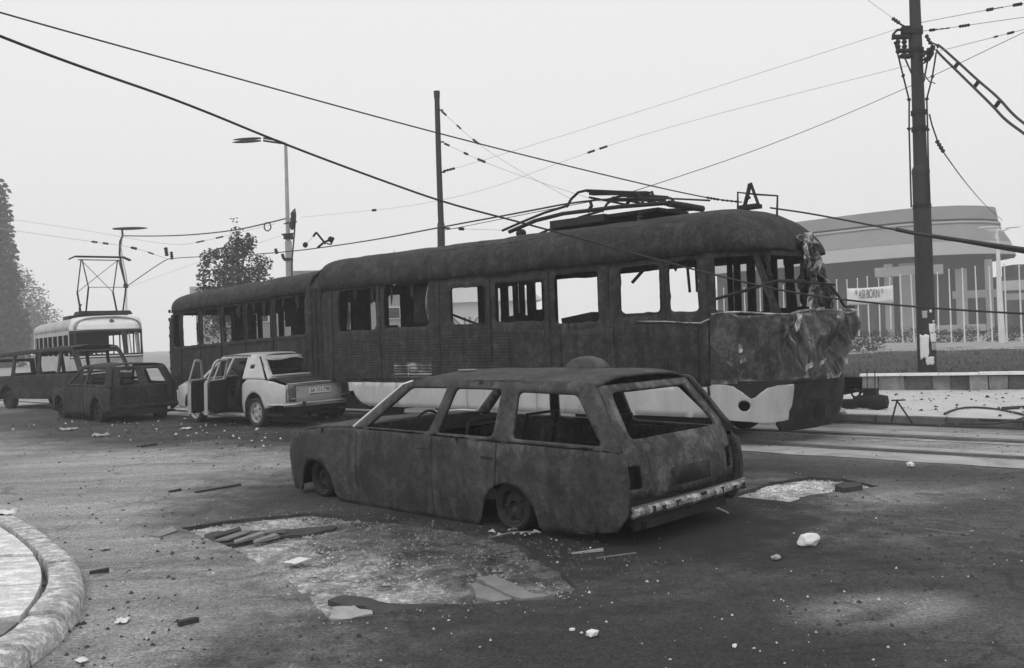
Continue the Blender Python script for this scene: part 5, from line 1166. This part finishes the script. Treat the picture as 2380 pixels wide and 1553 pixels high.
cable('thick sagging cable from the left edge across the front of the tram', [(-300, -40, 6), (0, 85, 6.6), (200, 160, 7.2), (420, 235, 7.9), (665, 337, 8.7), (900, 424, 9.5), (1040, 473, 10), (1200, 514, 10.4), (1430, 577, 10.8), (1640, 634, 10.9), (1850, 684, 10.6), (2100, 712, 10), (2380, 730, 9.3), (2700, 742, 8.5)], .011)
cable('heavy double cable leaving the tram roof towards the right edge', [(1790, 483, 13.2), (1890, 497, 12.8), (2090, 536, 12), (2380, 588, 10.8), (2700, 640, 9.8)], .014)
cable('short thick sleeve of the heavy cable near the right edge', [(2082, 533, 11.9), (2150, 547, 11.7), (2380, 580, 10.8), (2700, 622, 9.8)], .030)
cable('long contact wire from the pale tram to the burnt tram roof', [(291, 668, 36), (380, 606, 34), (400, 599, 33), (640, 590, 28), (860, 560, 23), (1030, 527, 19), (1200, 496, 16.5), (1370, 463, 14.8), (1530, 460, 14), (1650, 466, 13.4)], .016, ins=((385, 575, 33.5, 3, 20, 0, .12), (398, 585, 33.2, 2, 18, 0, .1), (640, 578, 28, 4, 12, 0, .09), (656, 590, 28, 4, 12, 0, .09)))
cable('thin dashed wire rising from the tram to the upper right edge', [(1030, 536, 20), (1380, 466, 15), (1430, 460, 15), (1800, 336, 17), (2120, 200, 18.5), (2380, 75, 17), (2600, -30, 16)], .007)
cable('span wire slanting down from the top of the slender pole', [(1022, 254, 30), (1115, 340, 29), (1230, 410, 27), (1330, 464, 25)], .008, 'wire_pale', ((1030, 260, 30, 14, 12, 0, .06), (1068, 296, 29.7, 12, 11, 0, .05), (1104, 330, 29.2, 18, 16, 0, .06)))
cable('span wire slanting down from the middle of the slender pole', [(1022, 328, 30), (1135, 382, 28.8), (1280, 432, 26.5), (1400, 470, 24)], .008, 'wire_pale', ((1040, 338, 30, 14, 8, 0, .06), (1084, 360, 29.5, 12, 7, 0, .06), (1112, 372, 29, 24, 12, 0, .07)))
cable('faint span wire between the slender pole and the big pole top', [(1023, 400, 30), (1100, 380, 29.5), (1500, 255, 26), (2090, 66, 20.6)], .006, 'wire_pale', ((1034, 400, 30, 30, -5, 0, .07),))
cable('faint span wire with insulators right of the slender pole', [(700, 505, 36), (1060, 470, 30), (1390, 343, 27), (1700, 255, 24), (2112, 152, 20.5)], .006, 'wire_pale', ((1362, 352, 27, 18, -7, 0, .06), (1392, 338, 26.8, 20, -8, 0, .06), (870, 473, 33, 14, -4, 0, .07)))
cable('short stay wire at the foot of the slender pole', [(1026, 530, 30), (1098, 533, 29), (1210, 536, 26)], .008, 'wire_pale', ((1040, 531, 30, 22, 1, 0, .06), (1078, 533, 29.5, 18, 1, 0, .08)))
cable('slack cable between the two street lamps', [(285, 548, 46), (360, 549, 44.5), (450, 546, 43), (550, 535, 41.5), (620, 519, 40.2), (664, 508, 39.8)], .030)
cable('upper faint wire at the left edge', [(-200, 480, 40), (0, 506, 40), (200, 535, 39), (400, 572, 37), (470, 562, 36), (640, 520, 39)], .008, 'wire_pale', ((455, 566, 36, 18, -4, 0, .06), (494, 556, 37, 18, -4, 0, .06)))
cable('lower faint wire with insulators at the left edge', [(-200, 505, 38), (0, 531, 38), (200, 560, 37), (310, 574, 36), (384, 600, 34)], .010, 'wire_pale', ((222, 562, 37, 16, 3, 0, .07), (258, 566, 37, 16, 3, 0, .07), (316, 575, 36, 22, 7, 0, .08), (345, 588, 35, 30, 9, 0, .05)))
cable('faint wire sloping down behind the pale tram', [(296, 668, 46), (400, 630, 44), (520, 590, 42), (664, 545, 40)], .006, 'wire_pale')
cable('upper insulated wire at the upper right corner', [(2142, 52, 20.4), (2300, 22, 18), (2380, 8, 17), (2600, -30, 15)], .008, 'wire_pale', ((2298, 24, 18, 24, -6, 0, .05), (2322, 18, 17.8, 50, -10, 0, .02), (2366, 9, 17.2, 30, -6, 0, .05)))
cable('insulated wire leaving the big pole to the right edge', [(2146, 72, 20.3), (2200, 66, 19.5), (2280, 54, 18.5), (2380, 40, 17), (2600, 10, 15)], .008, 'wire_pale', ((2165, 71, 20, 20, -2, 0, .05), (2180, 69, 19.8, 80, -11, 0, .025), (2240, 60, 19, 36, -5, 0, .05)))
cable('lower insulated wire at the right edge below the corner', [(2185, 118, 20), (2320, 84, 18.5), (2380, 68, 17.5), (2600, 20, 15)], .007, 'wire_pale', ((2322, 83, 18.5, 14, -4, 0, .03), (2345, 78, 18, 30, -8, 0, .04)))
cable('upper of the paired feeder cables descending right from the big pole', [(2180, 104, 20.2), (2192, 113, 20.1), (2232, 149, 19.4), (2274, 188, 18.8), (2320, 226, 18), (2352, 264, 17.4), (2380, 287, 17), (2500, 376, 15)], .026)
cable('lower of the paired feeder cables descending right from the big pole', [(2176, 116, 20.2), (2186, 128, 20.0), (2216, 157, 19.4), (2262, 202, 18.8), (2311, 250, 18.0), (2335, 278, 17.5), (2380, 310, 17), (2500, 402, 15)], .026, ins=((2218, 158, 19.4, 10, -13, 0, .07), (2264, 203, 18.8, 10, -13, 0, .07), (2313, 249, 18.0, 10, -14, 0, .07)))
cable('thin stay running down from the big pole towards the hall', [(2190, 350, 20.4), (2240, 420, 30), (2290, 478, 45), (2330, 512, 60)], .016)
cable('thin wire rising to the big pole from the top edge', [(2010, -5, 22), (2078, 44, 20.6)], .007, 'wire_pale')
hb = empty('broken_wire_bracket', tuple(at(755, 560, 24)), label='broken wire bracket dangling on the contact wire above the tram', cat='bracket')
o0 = at(755, 560, 24)
for pts, r in (([(735, 540), (757, 567)], .03), ([(738, 576), (752, 564), (776, 553)], .032), ([(776, 553), (769, 568), (760, 566)], .025), ([(735, 540), (728, 550)], .03)):
    MB().tube([at(x, y, 24) - o0 for x, y in pts], r, 6).build('bracket_bar', 'soot', hb, True)
for x, y in ((710, 569), (768, 556)): MB().rock(at(x, y, 24) - o0, .08, (1, 1, 1.1), x).build('clamp', 'soot', hb)
MB().tube([at(712, 566, 24) - o0, at(734, 543, 24) - o0], .006, 4).build('loose_wire', 'wire_pale', hb)

# ------------------------------------------------------------------ trees
def tree(label, base, trunk_pts, crown, n, leaf, mat, lsz, group='trees behind the tram line', limb_mat='bark', name='tree', droop=0.0):
    """crown: list of (centre, radii, weight) in metres above the base; leaves are small bent faces spread through those volumes"""
    t = empty(name, tuple(base), label=label, cat='tree', group=group)
    MB().tube([p for p, r in trunk_pts], [r for p, r in trunk_pts], 8).build('trunk', limb_mat, t, True)
    m = MB(); top = Vector(trunk_pts[-1][0])
    for c, rad, wgt in crown[:14]:
        st = Vector(trunk_pts[0][0]).lerp(top, min(.95, max(.25, (c[2] - 1) / max(top.z, .1) * .8))); c = Vector(c)
        m.tube([st, st.lerp(c, .5) + Vector((0, 0, .2)), c], [.07, .045, .015], 5)
    m.build('limbs', limb_mat, t, True)
    tot = sum(wg for *_, wg in crown); lm_ = MB()
    for c, rad, wgt in crown:
        c = Vector(c)
        for k in range(int(n * wgt / tot)):
            while True:
                d = Vector((random.uniform(-1, 1), random.uniform(-1, 1), random.uniform(-1, 1)))
                if d.length < 1 and d.length > .25 * random.random(): break
            p = c + Vector((d.x * rad[0], d.y * rad[1], d.z * rad[2]))
            if nv(p, 1.6, wgt) < -.12: continue
            a = random.random() * 6.28; e = random.uniform(-.9, .6) - droop
            x = Vector((math.cos(a) * math.cos(e), math.sin(a) * math.cos(e), math.sin(e))); y = x.cross(Vector((random.uniform(-1, 1), random.uniform(-1, 1), .4))).normalized()
            s_ = lsz * random.uniform(.6, 1.3)
            lm_.add([p, p + x * s_ * .5 + y * s_ * .32, p + x * s_, p + x * s_ * .5 - y * s_ * .32], [(0, 1, 2, 3)])
    lm_.build('crown', mat, t)
    return t
random.seed(91)
def pz(x, y, Y): p = at(x, y, Y); return p
def crown_from(base, lst): return [(tuple(at(x, y, Y) - base), (rx, rx, rz), wg) for x, y, Y, rx, rz, wg in lst]
b1 = at(560, 830, 38); b1.z = 0
tree('birch like tree rising behind the rear half of the burnt tram', b1, [((0, 0, 0), .18), ((-.1, 0, 2.5), .14), ((-.25, 0, 4.6), .08), (tuple(at(548, 560, 38) - b1), .03)],
     crown_from(b1, [(552, 640, 38, 1.15, 1.1, 6), (505, 640, 38, .7, .8, 3), (600, 650, 38, .75, .7, 3), (550, 590, 38, .75, .6, 3), (553, 552, 38, .4, .5, 1.2), (490, 600, 38, .4, .4, 1), (515, 590, 38, .4, .3, .8), (580, 560, 38, .28, .35, .7), (480, 680, 38, .5, .7, 1.6), (560, 700, 38, 1.3, 1.0, 6), (612, 610, 38, .4, .35, .6), (625, 670, 38, .45, .4, .8), (548, 525, 38, .12, .5, .15), (496, 740, 38, .7, 1.0, 2), (540, 780, 38, 1.2, 1.2, 3), (470, 640, 38, .25, .7, .5)]), 7500, 0, 'leaf', .15, droop=.3)
for lab, x, Y, k_, rows, n, mt_ in (('tall poplar at the left edge of the street', -6, 100, 1.9, [(-10, 480, .7, 1.8, 2), (-14, 545, 1.0, 2.2, 4), (-16, 620, 1.3, 2.4, 5), (12, 655, .7, 1.2, 1.5), (-18, 720, 1.8, 2.6, 6), (6, 770, 1.4, 2.0, 4), (22, 800, 1.2, 1.6, 3)], 11000, 'leaf_deep'),
                             ('spreading hazy tree right of the tall poplar', 40, 150, 1.4, [(30, 700, 4.0, 3.2, 5), (20, 650, 2.6, 2.4, 3), (50, 745, 4.0, 3.4, 5), (70, 775, 2.6, 2.6, 3), (25, 790, 4.5, 3.2, 4)], 9500, 'leaf_deep'),
                             ('low hazy tree farthest along the street behind the pale tram', 80, 210, 1.5, [(72, 745, 4.6, 3.4, 4), (95, 775, 4.0, 3.0, 4), (55, 770, 5.5, 4.0, 5), (112, 796, 3.0, 2.4, 3)], 7000, 'leaf'),
                             ('dark tree beyond the left frame edge', -110, 95, 1.9, [(-110, 560, 3.0, 3.6, 5), (-90, 640, 2.2, 3.0, 5), (-80, 730, 2.2, 2.6, 5)], 8000, 'leaf_deep')):
    b = at(x, 840, Y); b.z = 0
    tree(lab, b, [((0, 0, -.2), .35), ((.1, 0, 4), .28), (tuple(at(rows[0][0], rows[0][1], Y) - b), .08)], crown_from(b, [(q[0], q[1], Y, q[2] * k_, q[3] * k_, q[4]) for q in rows]), n, 0, mt_, .34 * k_, 'trees along the street')
# bushes along the far edge of the lawn
for i, (x, Y, r_, lab) in enumerate(((1995, 50, 1.1, 'dark bush on the lawn just right of the tram nose'), (2095, 66, 1.3, 'dark low bush under the lettered banner'), (2230, 62, 1.2, 'dark low bush between the big pole and the twin lamp'), (2355, 60, 1.3, 'dark low bush at the right edge behind the flagpoles'))):
    b = at(x, 790, Y); b.z = -.1
    tree(lab, b, [((0, 0, 0), .06), ((0, 0, .5), .04)], [((-.8, 0, .5), (r_, .8, .55), 2), ((.6, .2, .6), (r_, .8, .6), 2)], 1200, 0, 'leaf_deep', .16, 'bushes before the hall', name='bush')

# ------------------------------------------------------------------ houses seen through the tram windows and far off
def house(label, cx_, Y, wd, h, roof_h, ry, mats, wins, sign=None, d=7.0, slope=True, x_off=0):
    p = at(cx_, 760, Y); base = Vector((p.x, p.y, 0))
    hs_ = empty('house', tuple(base), ry, label=label, cat='building')
    MB().box((0, d / 2, h / 2 - .2), (wd, d, h + .4)).build('wall', mats[0], hs_)
    MB().add([(-wd / 2 - .3, -.4, h), (wd / 2 + .3, -.4, h), (wd / 2 + .3, d + .3, h), (-wd / 2 - .3, d + .3, h), (0 if slope else -wd / 2 - .3, -.4, h + roof_h), (0 if slope else wd / 2 + .3, -.4, h + roof_h), (0 if slope else wd / 2 + .3, d + .3, h + roof_h), (0 if slope else -wd / 2 - .3, d + .3, h + roof_h)], [(0, 3, 2, 1), (0, 1, 5, 4), (1, 2, 6, 5), (2, 3, 7, 6), (3, 0, 4, 7), (4, 5, 6, 7)]).build('roof', mats[1], hs_)
    for (x, z, ww, wh) in wins:
        f = MB().box((x, -.02, z), (ww, .12, wh)).build('window', mats[2], hs_); MB().box((x, -.1, z), (ww * .86, .02, wh * .84)).build('pane', 'hall_glass', f)
    if sign: text_mesh(sign[0], 'letter', 'house_grey', hs_, sign[1], Matrix.Translation((sign[2], -.06, sign[3])) @ Matrix.Rotation(R(90), 4, 'X'), .02, sx=1.1)
    return hs_
house('white gabled house with lettering seen through a tram window', 1112, 40, 5.2, 3.1, 2.0, R(4), ('house_white', 'house_white', 'house_grey'), [(-1.6, 1.0, .9, 1.1), (1.6, 1.0, .9, 1.1)], ('UNIGER', .85, -.2, 2.15))
house('long grey house with pale bands seen left through the tram windows', 905, 52, 10.0, 4.6, 1.0, R(10), ('house_grey', 'hall_roof', 'house_white'), [(k * 1.9 - 3.8, 3.1, 1.4, .7) for k in range(5)] + [(k * 1.9 - 3.8, 1.2, 1.4, .9) for k in range(5)], slope=False)
house('grey flat house glimpsed through the rear half of the tram', 680, 60, 12.0, 4.8, .6, R(16), ('house_grey', 'hall_fascia', 'house_white'), [(k * 2.2 - 4.4, 3.4, 1.5, .8) for k in range(5)] + [(k * 2.2 - 4.4, 1.4, 1.5, .9) for k in range(5)], slope=False)

# ------------------------------------------------------------------ things lying about
random.seed(101)
def lying(name, label, cat, mb, mat, loc, rz=0.0, smooth=False, group='debris on the road', thick=0):
    return tag(mb.build(name, mat, None, smooth, thick, loc=tuple(loc)), label, cat, group) if rz == 0 else tag((lambda o: (setattr(o, 'rotation_euler', (0, 0, rz)), o)[1])(mb.build(name, mat, None, smooth, thick, loc=tuple(loc))), label, cat, group)
lying('stone', 'white rounded stone lying alone on the dark road', 'stone', MB().rock((0, 0, .045), .078, (1, .8, .68), 2, 3), 'white', gp(1880, 1268), .2, True)
lying('stone', 'small pale broken stone left of the white rounded stone', 'stone', MB().rock((0, 0, .018), .04, (1.1, .7, .5), 5, 2), 'concrete', gp(1805, 1302), .4)
lying('stone', 'white angular chip near the bottom centre', 'stone', MB().rock((0, 0, .02), .033, (1.2, .9, .7), 7, 1), 'white', gp(1376, 1480), .1)
lying('stone', 'tiny white pebble left of the angular chip', 'stone', MB().rock((0, 0, .01), .015, (1.2, .9, .7), 8, 1), 'white', gp(1330, 1467), .3)
lying('stone', 'white pebble at the bottom right of centre', 'stone', MB().rock((0, 0, .012), .014, (1, 1, .8), 9, 1), 'white', gp(1708, 1506), .3)
lying('stone', 'small white stone beside the near rail on the right', 'stone', MB().rock((0, 0, .03), .05, (1, .9, .7), 10, 1), 'white', gp(2117, 1086), .3)
def plank(L, wd, t, seed=0):
    m = MB(); e = [random.uniform(-.12, .12) * wd * 3 for _ in range(4)]; tl_ = random.uniform(0, .02)
    q = [(-L / 2 + e[0], -wd / 2), (L / 2 + e[1], -wd * .46), (L / 2 + e[2], wd / 2), (-L / 2 + e[3], wd * .44)]
    return m.add([(x, y, .001) for x, y in q] + [(x, y, t + tl_ * (x > 0)) for x, y in q], [(3, 2, 1, 0), (4, 5, 6, 7), (0, 1, 5, 4), (1, 2, 6, 5), (2, 3, 7, 6), (3, 0, 4, 7)])
def plank_at(name, label, cat, p, q, wd, t, mat, z=.0, group='debris on the road'):
    a, b = gp(*p), gp(*q); c = (a + b) / 2; c.z = z; d = b - a
    return lying(name, label, cat, plank(d.length, wd, t), mat, c, math.atan2(d.y, d.x) or .001, False, group)
plank_at('board', 'thin pale board left of the broken asphalt patch', 'board', (352, 1250), (404, 1234), .16, .012, 'wood')
plank_at('stick', 'dark charred stick near the left foreground kerb', 'stick', (208, 1334), (255, 1330), .03, .02, 'chip_dark')
plank_at('stick', 'charred stub in the lower left foreground', 'stick', (418, 1455), (455, 1446), .04, .03, 'chip_dark')
plank_at('stick', 'dark charred lath on the road before the left wrecks', 'stick', (322, 1040), (365, 1035), .10, .03, 'chip_dark')
plank_at('stick', 'long dark lath left of the estate car nose', 'stick', (455, 1146), (560, 1128), .04, .02, 'chip_dark')
plank_at('stick', 'short dark lath above the long lath', 'stick', (390, 1145), (420, 1141), .04, .02, 'chip_dark')
plank_at('rod', 'pale thin rod lying under the estate car bumper', 'rod', (1662, 1180), (1692, 1194), .02, .012, 'pale_dirty')
plank_at('rod', 'white broken rod in front of the estate car tail', 'rod', (1330, 1288), (1402, 1281), .014, .01, 'pale_dirty')
plank_at('rod', 'grey rod right of the white broken rod', 'rod', (1388, 1298), (1478, 1287), .012, .008, 'slab_grey')
plank_at('rod', 'pale wire laid along the road on the right', 'rod', (2150, 1230), (2250, 1245), .012, .008, 'slab_grey')
plank_at('rod', 'thin pale lath on the road right of the far patch', 'rod', (2125, 1148), (2195, 1152), .02, .012, 'slab_grey')
for i, (p, q, wd, mt_) in enumerate((((515, 1258), (570, 1240), .10, 'slab_grey'), ((545, 1262), (610, 1246), .09, 'wood'), ((590, 1262), (640, 1250), .08, 'wood'), ((500, 1248), (560, 1236), .12, 'asphalt_lump'), ((610, 1240), (655, 1236), .1, 'slab_grey'))):
    plank_at('board', '%s broken board in the left hollow of the broken patch' % ('leftmost grey', 'middle brownish', 'rightmost narrow', 'dark charred', 'short grey upper')[i], 'board', p, q, wd, .016, mt_, .0)
def slab(label, px, t, mat, z=.0, name='asphalt_slab'):
    pts = [gp(x, y) for x, y in px]; c = sum(pts, Vector()) / len(pts); m = MB(); poly_ = jag([(p.x - c.x, p.y - c.y) for p in pts], .035, .045, px[0][0])
    n = len(poly_); m.add([(x, y, t + .012 * nv((x * 4, y * 4, n))) for x, y in poly_] + [(x, y, -.045) for x, y in poly_], list(tessellate_polygon([[Vector((x, y, 0)) for x, y in poly_]])) + [(i, (i + 1) % n, (i + 1) % n + n, i + n) for i in range(n)])
    return lying(name, label, 'slab', m, mat, (c.x, c.y, z), 0, False, 'slabs in the broken patch')
slab('long dark remnant of asphalt across the top of the broken patch', [(478, 1240), (505, 1232), (600, 1230), (690, 1226), (782, 1217), (776, 1226), (700, 1238), (650, 1246), (560, 1262), (505, 1264)], -.012, 'asphalt_lump')
slab('dark remnant of asphalt along the lower edge of the broken patch', [(760, 1392), (800, 1380), (850, 1386), (900, 1398), (1000, 1400), (1110, 1402), (1000, 1412), (900, 1424), (872, 1428), (850, 1408), (800, 1402)], -.010, 'asphalt_lump')
slab('pale broken slab at the lower tip of the broken patch', [(770, 1412), (830, 1407), (862, 1420), (868, 1427), (800, 1438), (778, 1438)], .004, 'concrete')
slab('grey curved slab lying left at the right end of the patch', [(1082, 1352), (1112, 1350), (1145, 1368), (1190, 1390), (1150, 1397), (1105, 1382)], -.005, 'slab_grey')
slab('grey larger slab overlapping at the right end of the patch', [(1105, 1344), (1150, 1340), (1200, 1360), (1245, 1378), (1290, 1386), (1215, 1393), (1170, 1382)], .008, 'slab_grey')
slab('dark lump of asphalt on the far broken patch', [(1940, 1138), (1958, 1130), (2002, 1131), (2004, 1139), (1960, 1146)], .045, 'asphalt_lump')
def scrap(label, p, s_, mat='paper', z=0, name='paper_scrap', hi=.25):
    c = gp(*p, z); sd = p[0]
    m = MB().grid(lambda a, b: ((a - .5) * s_ * (1 + .3 * nv((b * 3, sd, 0))), (b - .5) * s_ * .7, .012 + hi * s_ * abs(nv((a * 3, b * 3, sd)))), 6, 6)
    return lying(name, label, 'scrap', m, mat, c, random.uniform(.1, 3), True, 'paper scraps on the ground', .003)
scrap('flat white paper lying on the broken patch', (692, 1306), .17, hi=.04); scrap('crumpled white paper on the pavement at the left edge', (8, 1196), .26, z=SW)
scrap('small white scrap beside the lower kerb stones', (285, 1655 - 1553 + 1345), .1); scrap('pale scrap on the road near the left kerb', (244, 1338 - 60), .1, 'pole_grey')
scrap('white scrap on the road between the pale saloon and the estate car', (433, 998), .22); scrap('pale scrap on the road before the hatchback', (236, 1014), .3, 'pole_grey')
scrap('pale strip of paper on the road at the left wrecks', (160, 1000), .35, 'pole_grey'); scrap('white scrap low at the bottom edge left', (190, 1540), .07)
# dry twig with leaves before the estate car
tw0 = gp(1190, 1250); tw = empty('dry_twig', tuple(tw0), .3, label='dry leafy twig lying before the estate car rear wheel', cat='twig')
MB().tube([(-.2, 0, .02), (0, .02, .04), (.2, .0, .03)], .006, 5).build('stem', 'wood', tw, True)
for k in range(9):
    a = random.random() * 6.28; x = random.uniform(-.2, .2); y = random.uniform(-.06, .08); z = random.uniform(.02, .07); L = random.uniform(.05, .1); dx, dy = math.cos(a) * L, math.sin(a) * L
    MB().add([(x, y, z), (x + dx * .5 - dy * .35, y + dy * .5 + dx * .35, z + .02), (x + dx, y + dy, z), (x + dx * .5 + dy * .35, y + dy * .5 - dx * .35, z + .01)], [(0, 1, 2, 3)]).build('leaf', 'dry_leaf', tw, False, .002)
def wire_bit(label, pts, r, mat='wire', z=None):
    P3 = [gp(x, y, zz) if len(q) == 3 else gp(x, y) for q in pts for (x, y, zz) in [q if len(q) == 3 else (*q, 0)]]
    o0 = P3[0].copy()
    for _ in range(3):
        Q3 = [P3[0]]
        for i in range(len(P3) - 1): Q3 += [P3[i].lerp(P3[i + 1], .25), P3[i].lerp(P3[i + 1], .75)]
        P3 = Q3 + [P3[-1]]
    return tag(MB().tube([p - o0 for p in P3], r, 5).build('fallen_wire', mat, None, True, loc=tuple(o0)), label, 'wire', 'wires lying on the ground')
PW = PZ + .02
wire_bit('dark wire looped on the dusty platform right of the big pole', [(2195, 962, PW), (2215, 952, PW), (2250, 946, PW), (2300, 948, PW), (2350, 957, PW), (2390, 965, PW), (2375, 974, PW), (2330, 984, PW), (2270, 986, PW), (2200, 984, PW)], .018)
wire_bit('dark cable trailing to the right edge of the platform', [(2275, 975, PW), (2330, 977, PW), (2420, 982, PW)], .02)
wire_bit('bundle of cable at the right edge of the platform', [(2330, 950, PW), (2380, 947, PW), (2450, 945, PW)], .035)
wire_bit('pale bent wire before the estate car', [(1003, 1222), (1008, 1205, .1), (1006, 1225)], .006, 'pole_grey')
wire_bit('thin wire arched over the platform kerb', [(2180, 992, PW), (2205, 978, PW), (2230, 990, PW)], .012)
wire_bit('dark cable lying along the platform edge', [(1930, 976, PW), (2050, 983, PW), (2200, 990, PW), (2320, 993, PW), (2450, 999, PW)], .015)
st0 = gp(2090, 984, PZ); stn = empty('wire_stand', tuple(st0), 0, label='bent wire standing like a small trestle on the platform edge', cat='wire')
for q in ((-.12, 0, 0), (.16, -.08, 0)): MB().tube([q, (-.02, 0, .33)], .013, 5).build('leg', 'soot', stn, True)
MB().tube([(-.1, 0, .34), (.1, 0, .34)], .012, 5).build('bar', 'soot', stn, True)
# motor block torn from the tram, on the platform
mc0 = gp(2014, 951, PZ); mc = empty('torn_motor_unit', tuple(mc0), R(-35), label='torn off motor unit lying on the platform by the tram nose', cat='machine part')
MB().lathe([(0, -.4), (.1, -.4), (.15, -.3), (.17, -.05), (.19, .15), (.15, .38), (.0, .42)], 16, (.1, 0, .18), 'X').build('motor_body', 'soot', mc, True)
MB().box((.1, .05, .4), (.3, .28, .2)).build('terminal_box', 'soot', mc); MB().box((-.4, 0, .13), (.35, .4, .2), rz=.3).build('gear_case', 'soot', mc)
MB().lathe([(.09, -.03), (.12, 0), (.09, .03), (.07, 0), (.09, -.03)], 14, (-.22, -.05, .38), 'Y').build('flange', 'soot', mc, True)
MB().tube([(-.2, 0, .3), (-.05, .05, .46), (.02, .05, .36)], .025, 6).build('pipe', 'soot', mc, True)
for x in (.02, .2): MB().tube([(x, .05, .45), (x + .01, .05, .95)], .012, 5).build('bolt_rod', 'soot', mc, True)
mc.scale = (.72, .72, .72)
# rubble heap at the foot of the tram nose
for i, (x, y, r_, z) in enumerate(((1858, 979, .13, 0), (1890, 976, .16, 0), (1840, 984, .10, 0), (1925, 965, .2, PZ), (1945, 950, .12, PZ))):
    lying('rubble_lump', '%s pale lump of rubble at the foot of the tram nose' % ('second', 'third', 'leftmost', 'fourth', 'rightmost')[i], 'rubble', MB().rock((0, 0, r_ * .3), r_, (1.5, .9, .5), i + 3, 2), 'concrete', gp(x, y, z), .3 + i, False, 'rubble at the tram nose')

# ------------------------------------------------------------------ the damp, smoky air
hz = bpy.data.materials.new('haze'); hz.use_nodes = True; nt = hz.node_tree; nt.nodes.clear()
o = nt.nodes.new('ShaderNodeOutputMaterial'); pv = nt.nodes.new('ShaderNodeVolumePrincipled')
pv.inputs['Color'].default_value = (1, 1, 1, 1); pv.inputs['Density'].default_value = 0.0021; pv.inputs['Anisotropy'].default_value = 0.0
nt.links.new(pv.outputs[0], o.inputs['Volume']); MATS['haze'] = hz
hb_ = MB().box((0, 150, 24), (530, 370, 50)).build('haze', 'haze'); tag(hb_, kind='stuff')
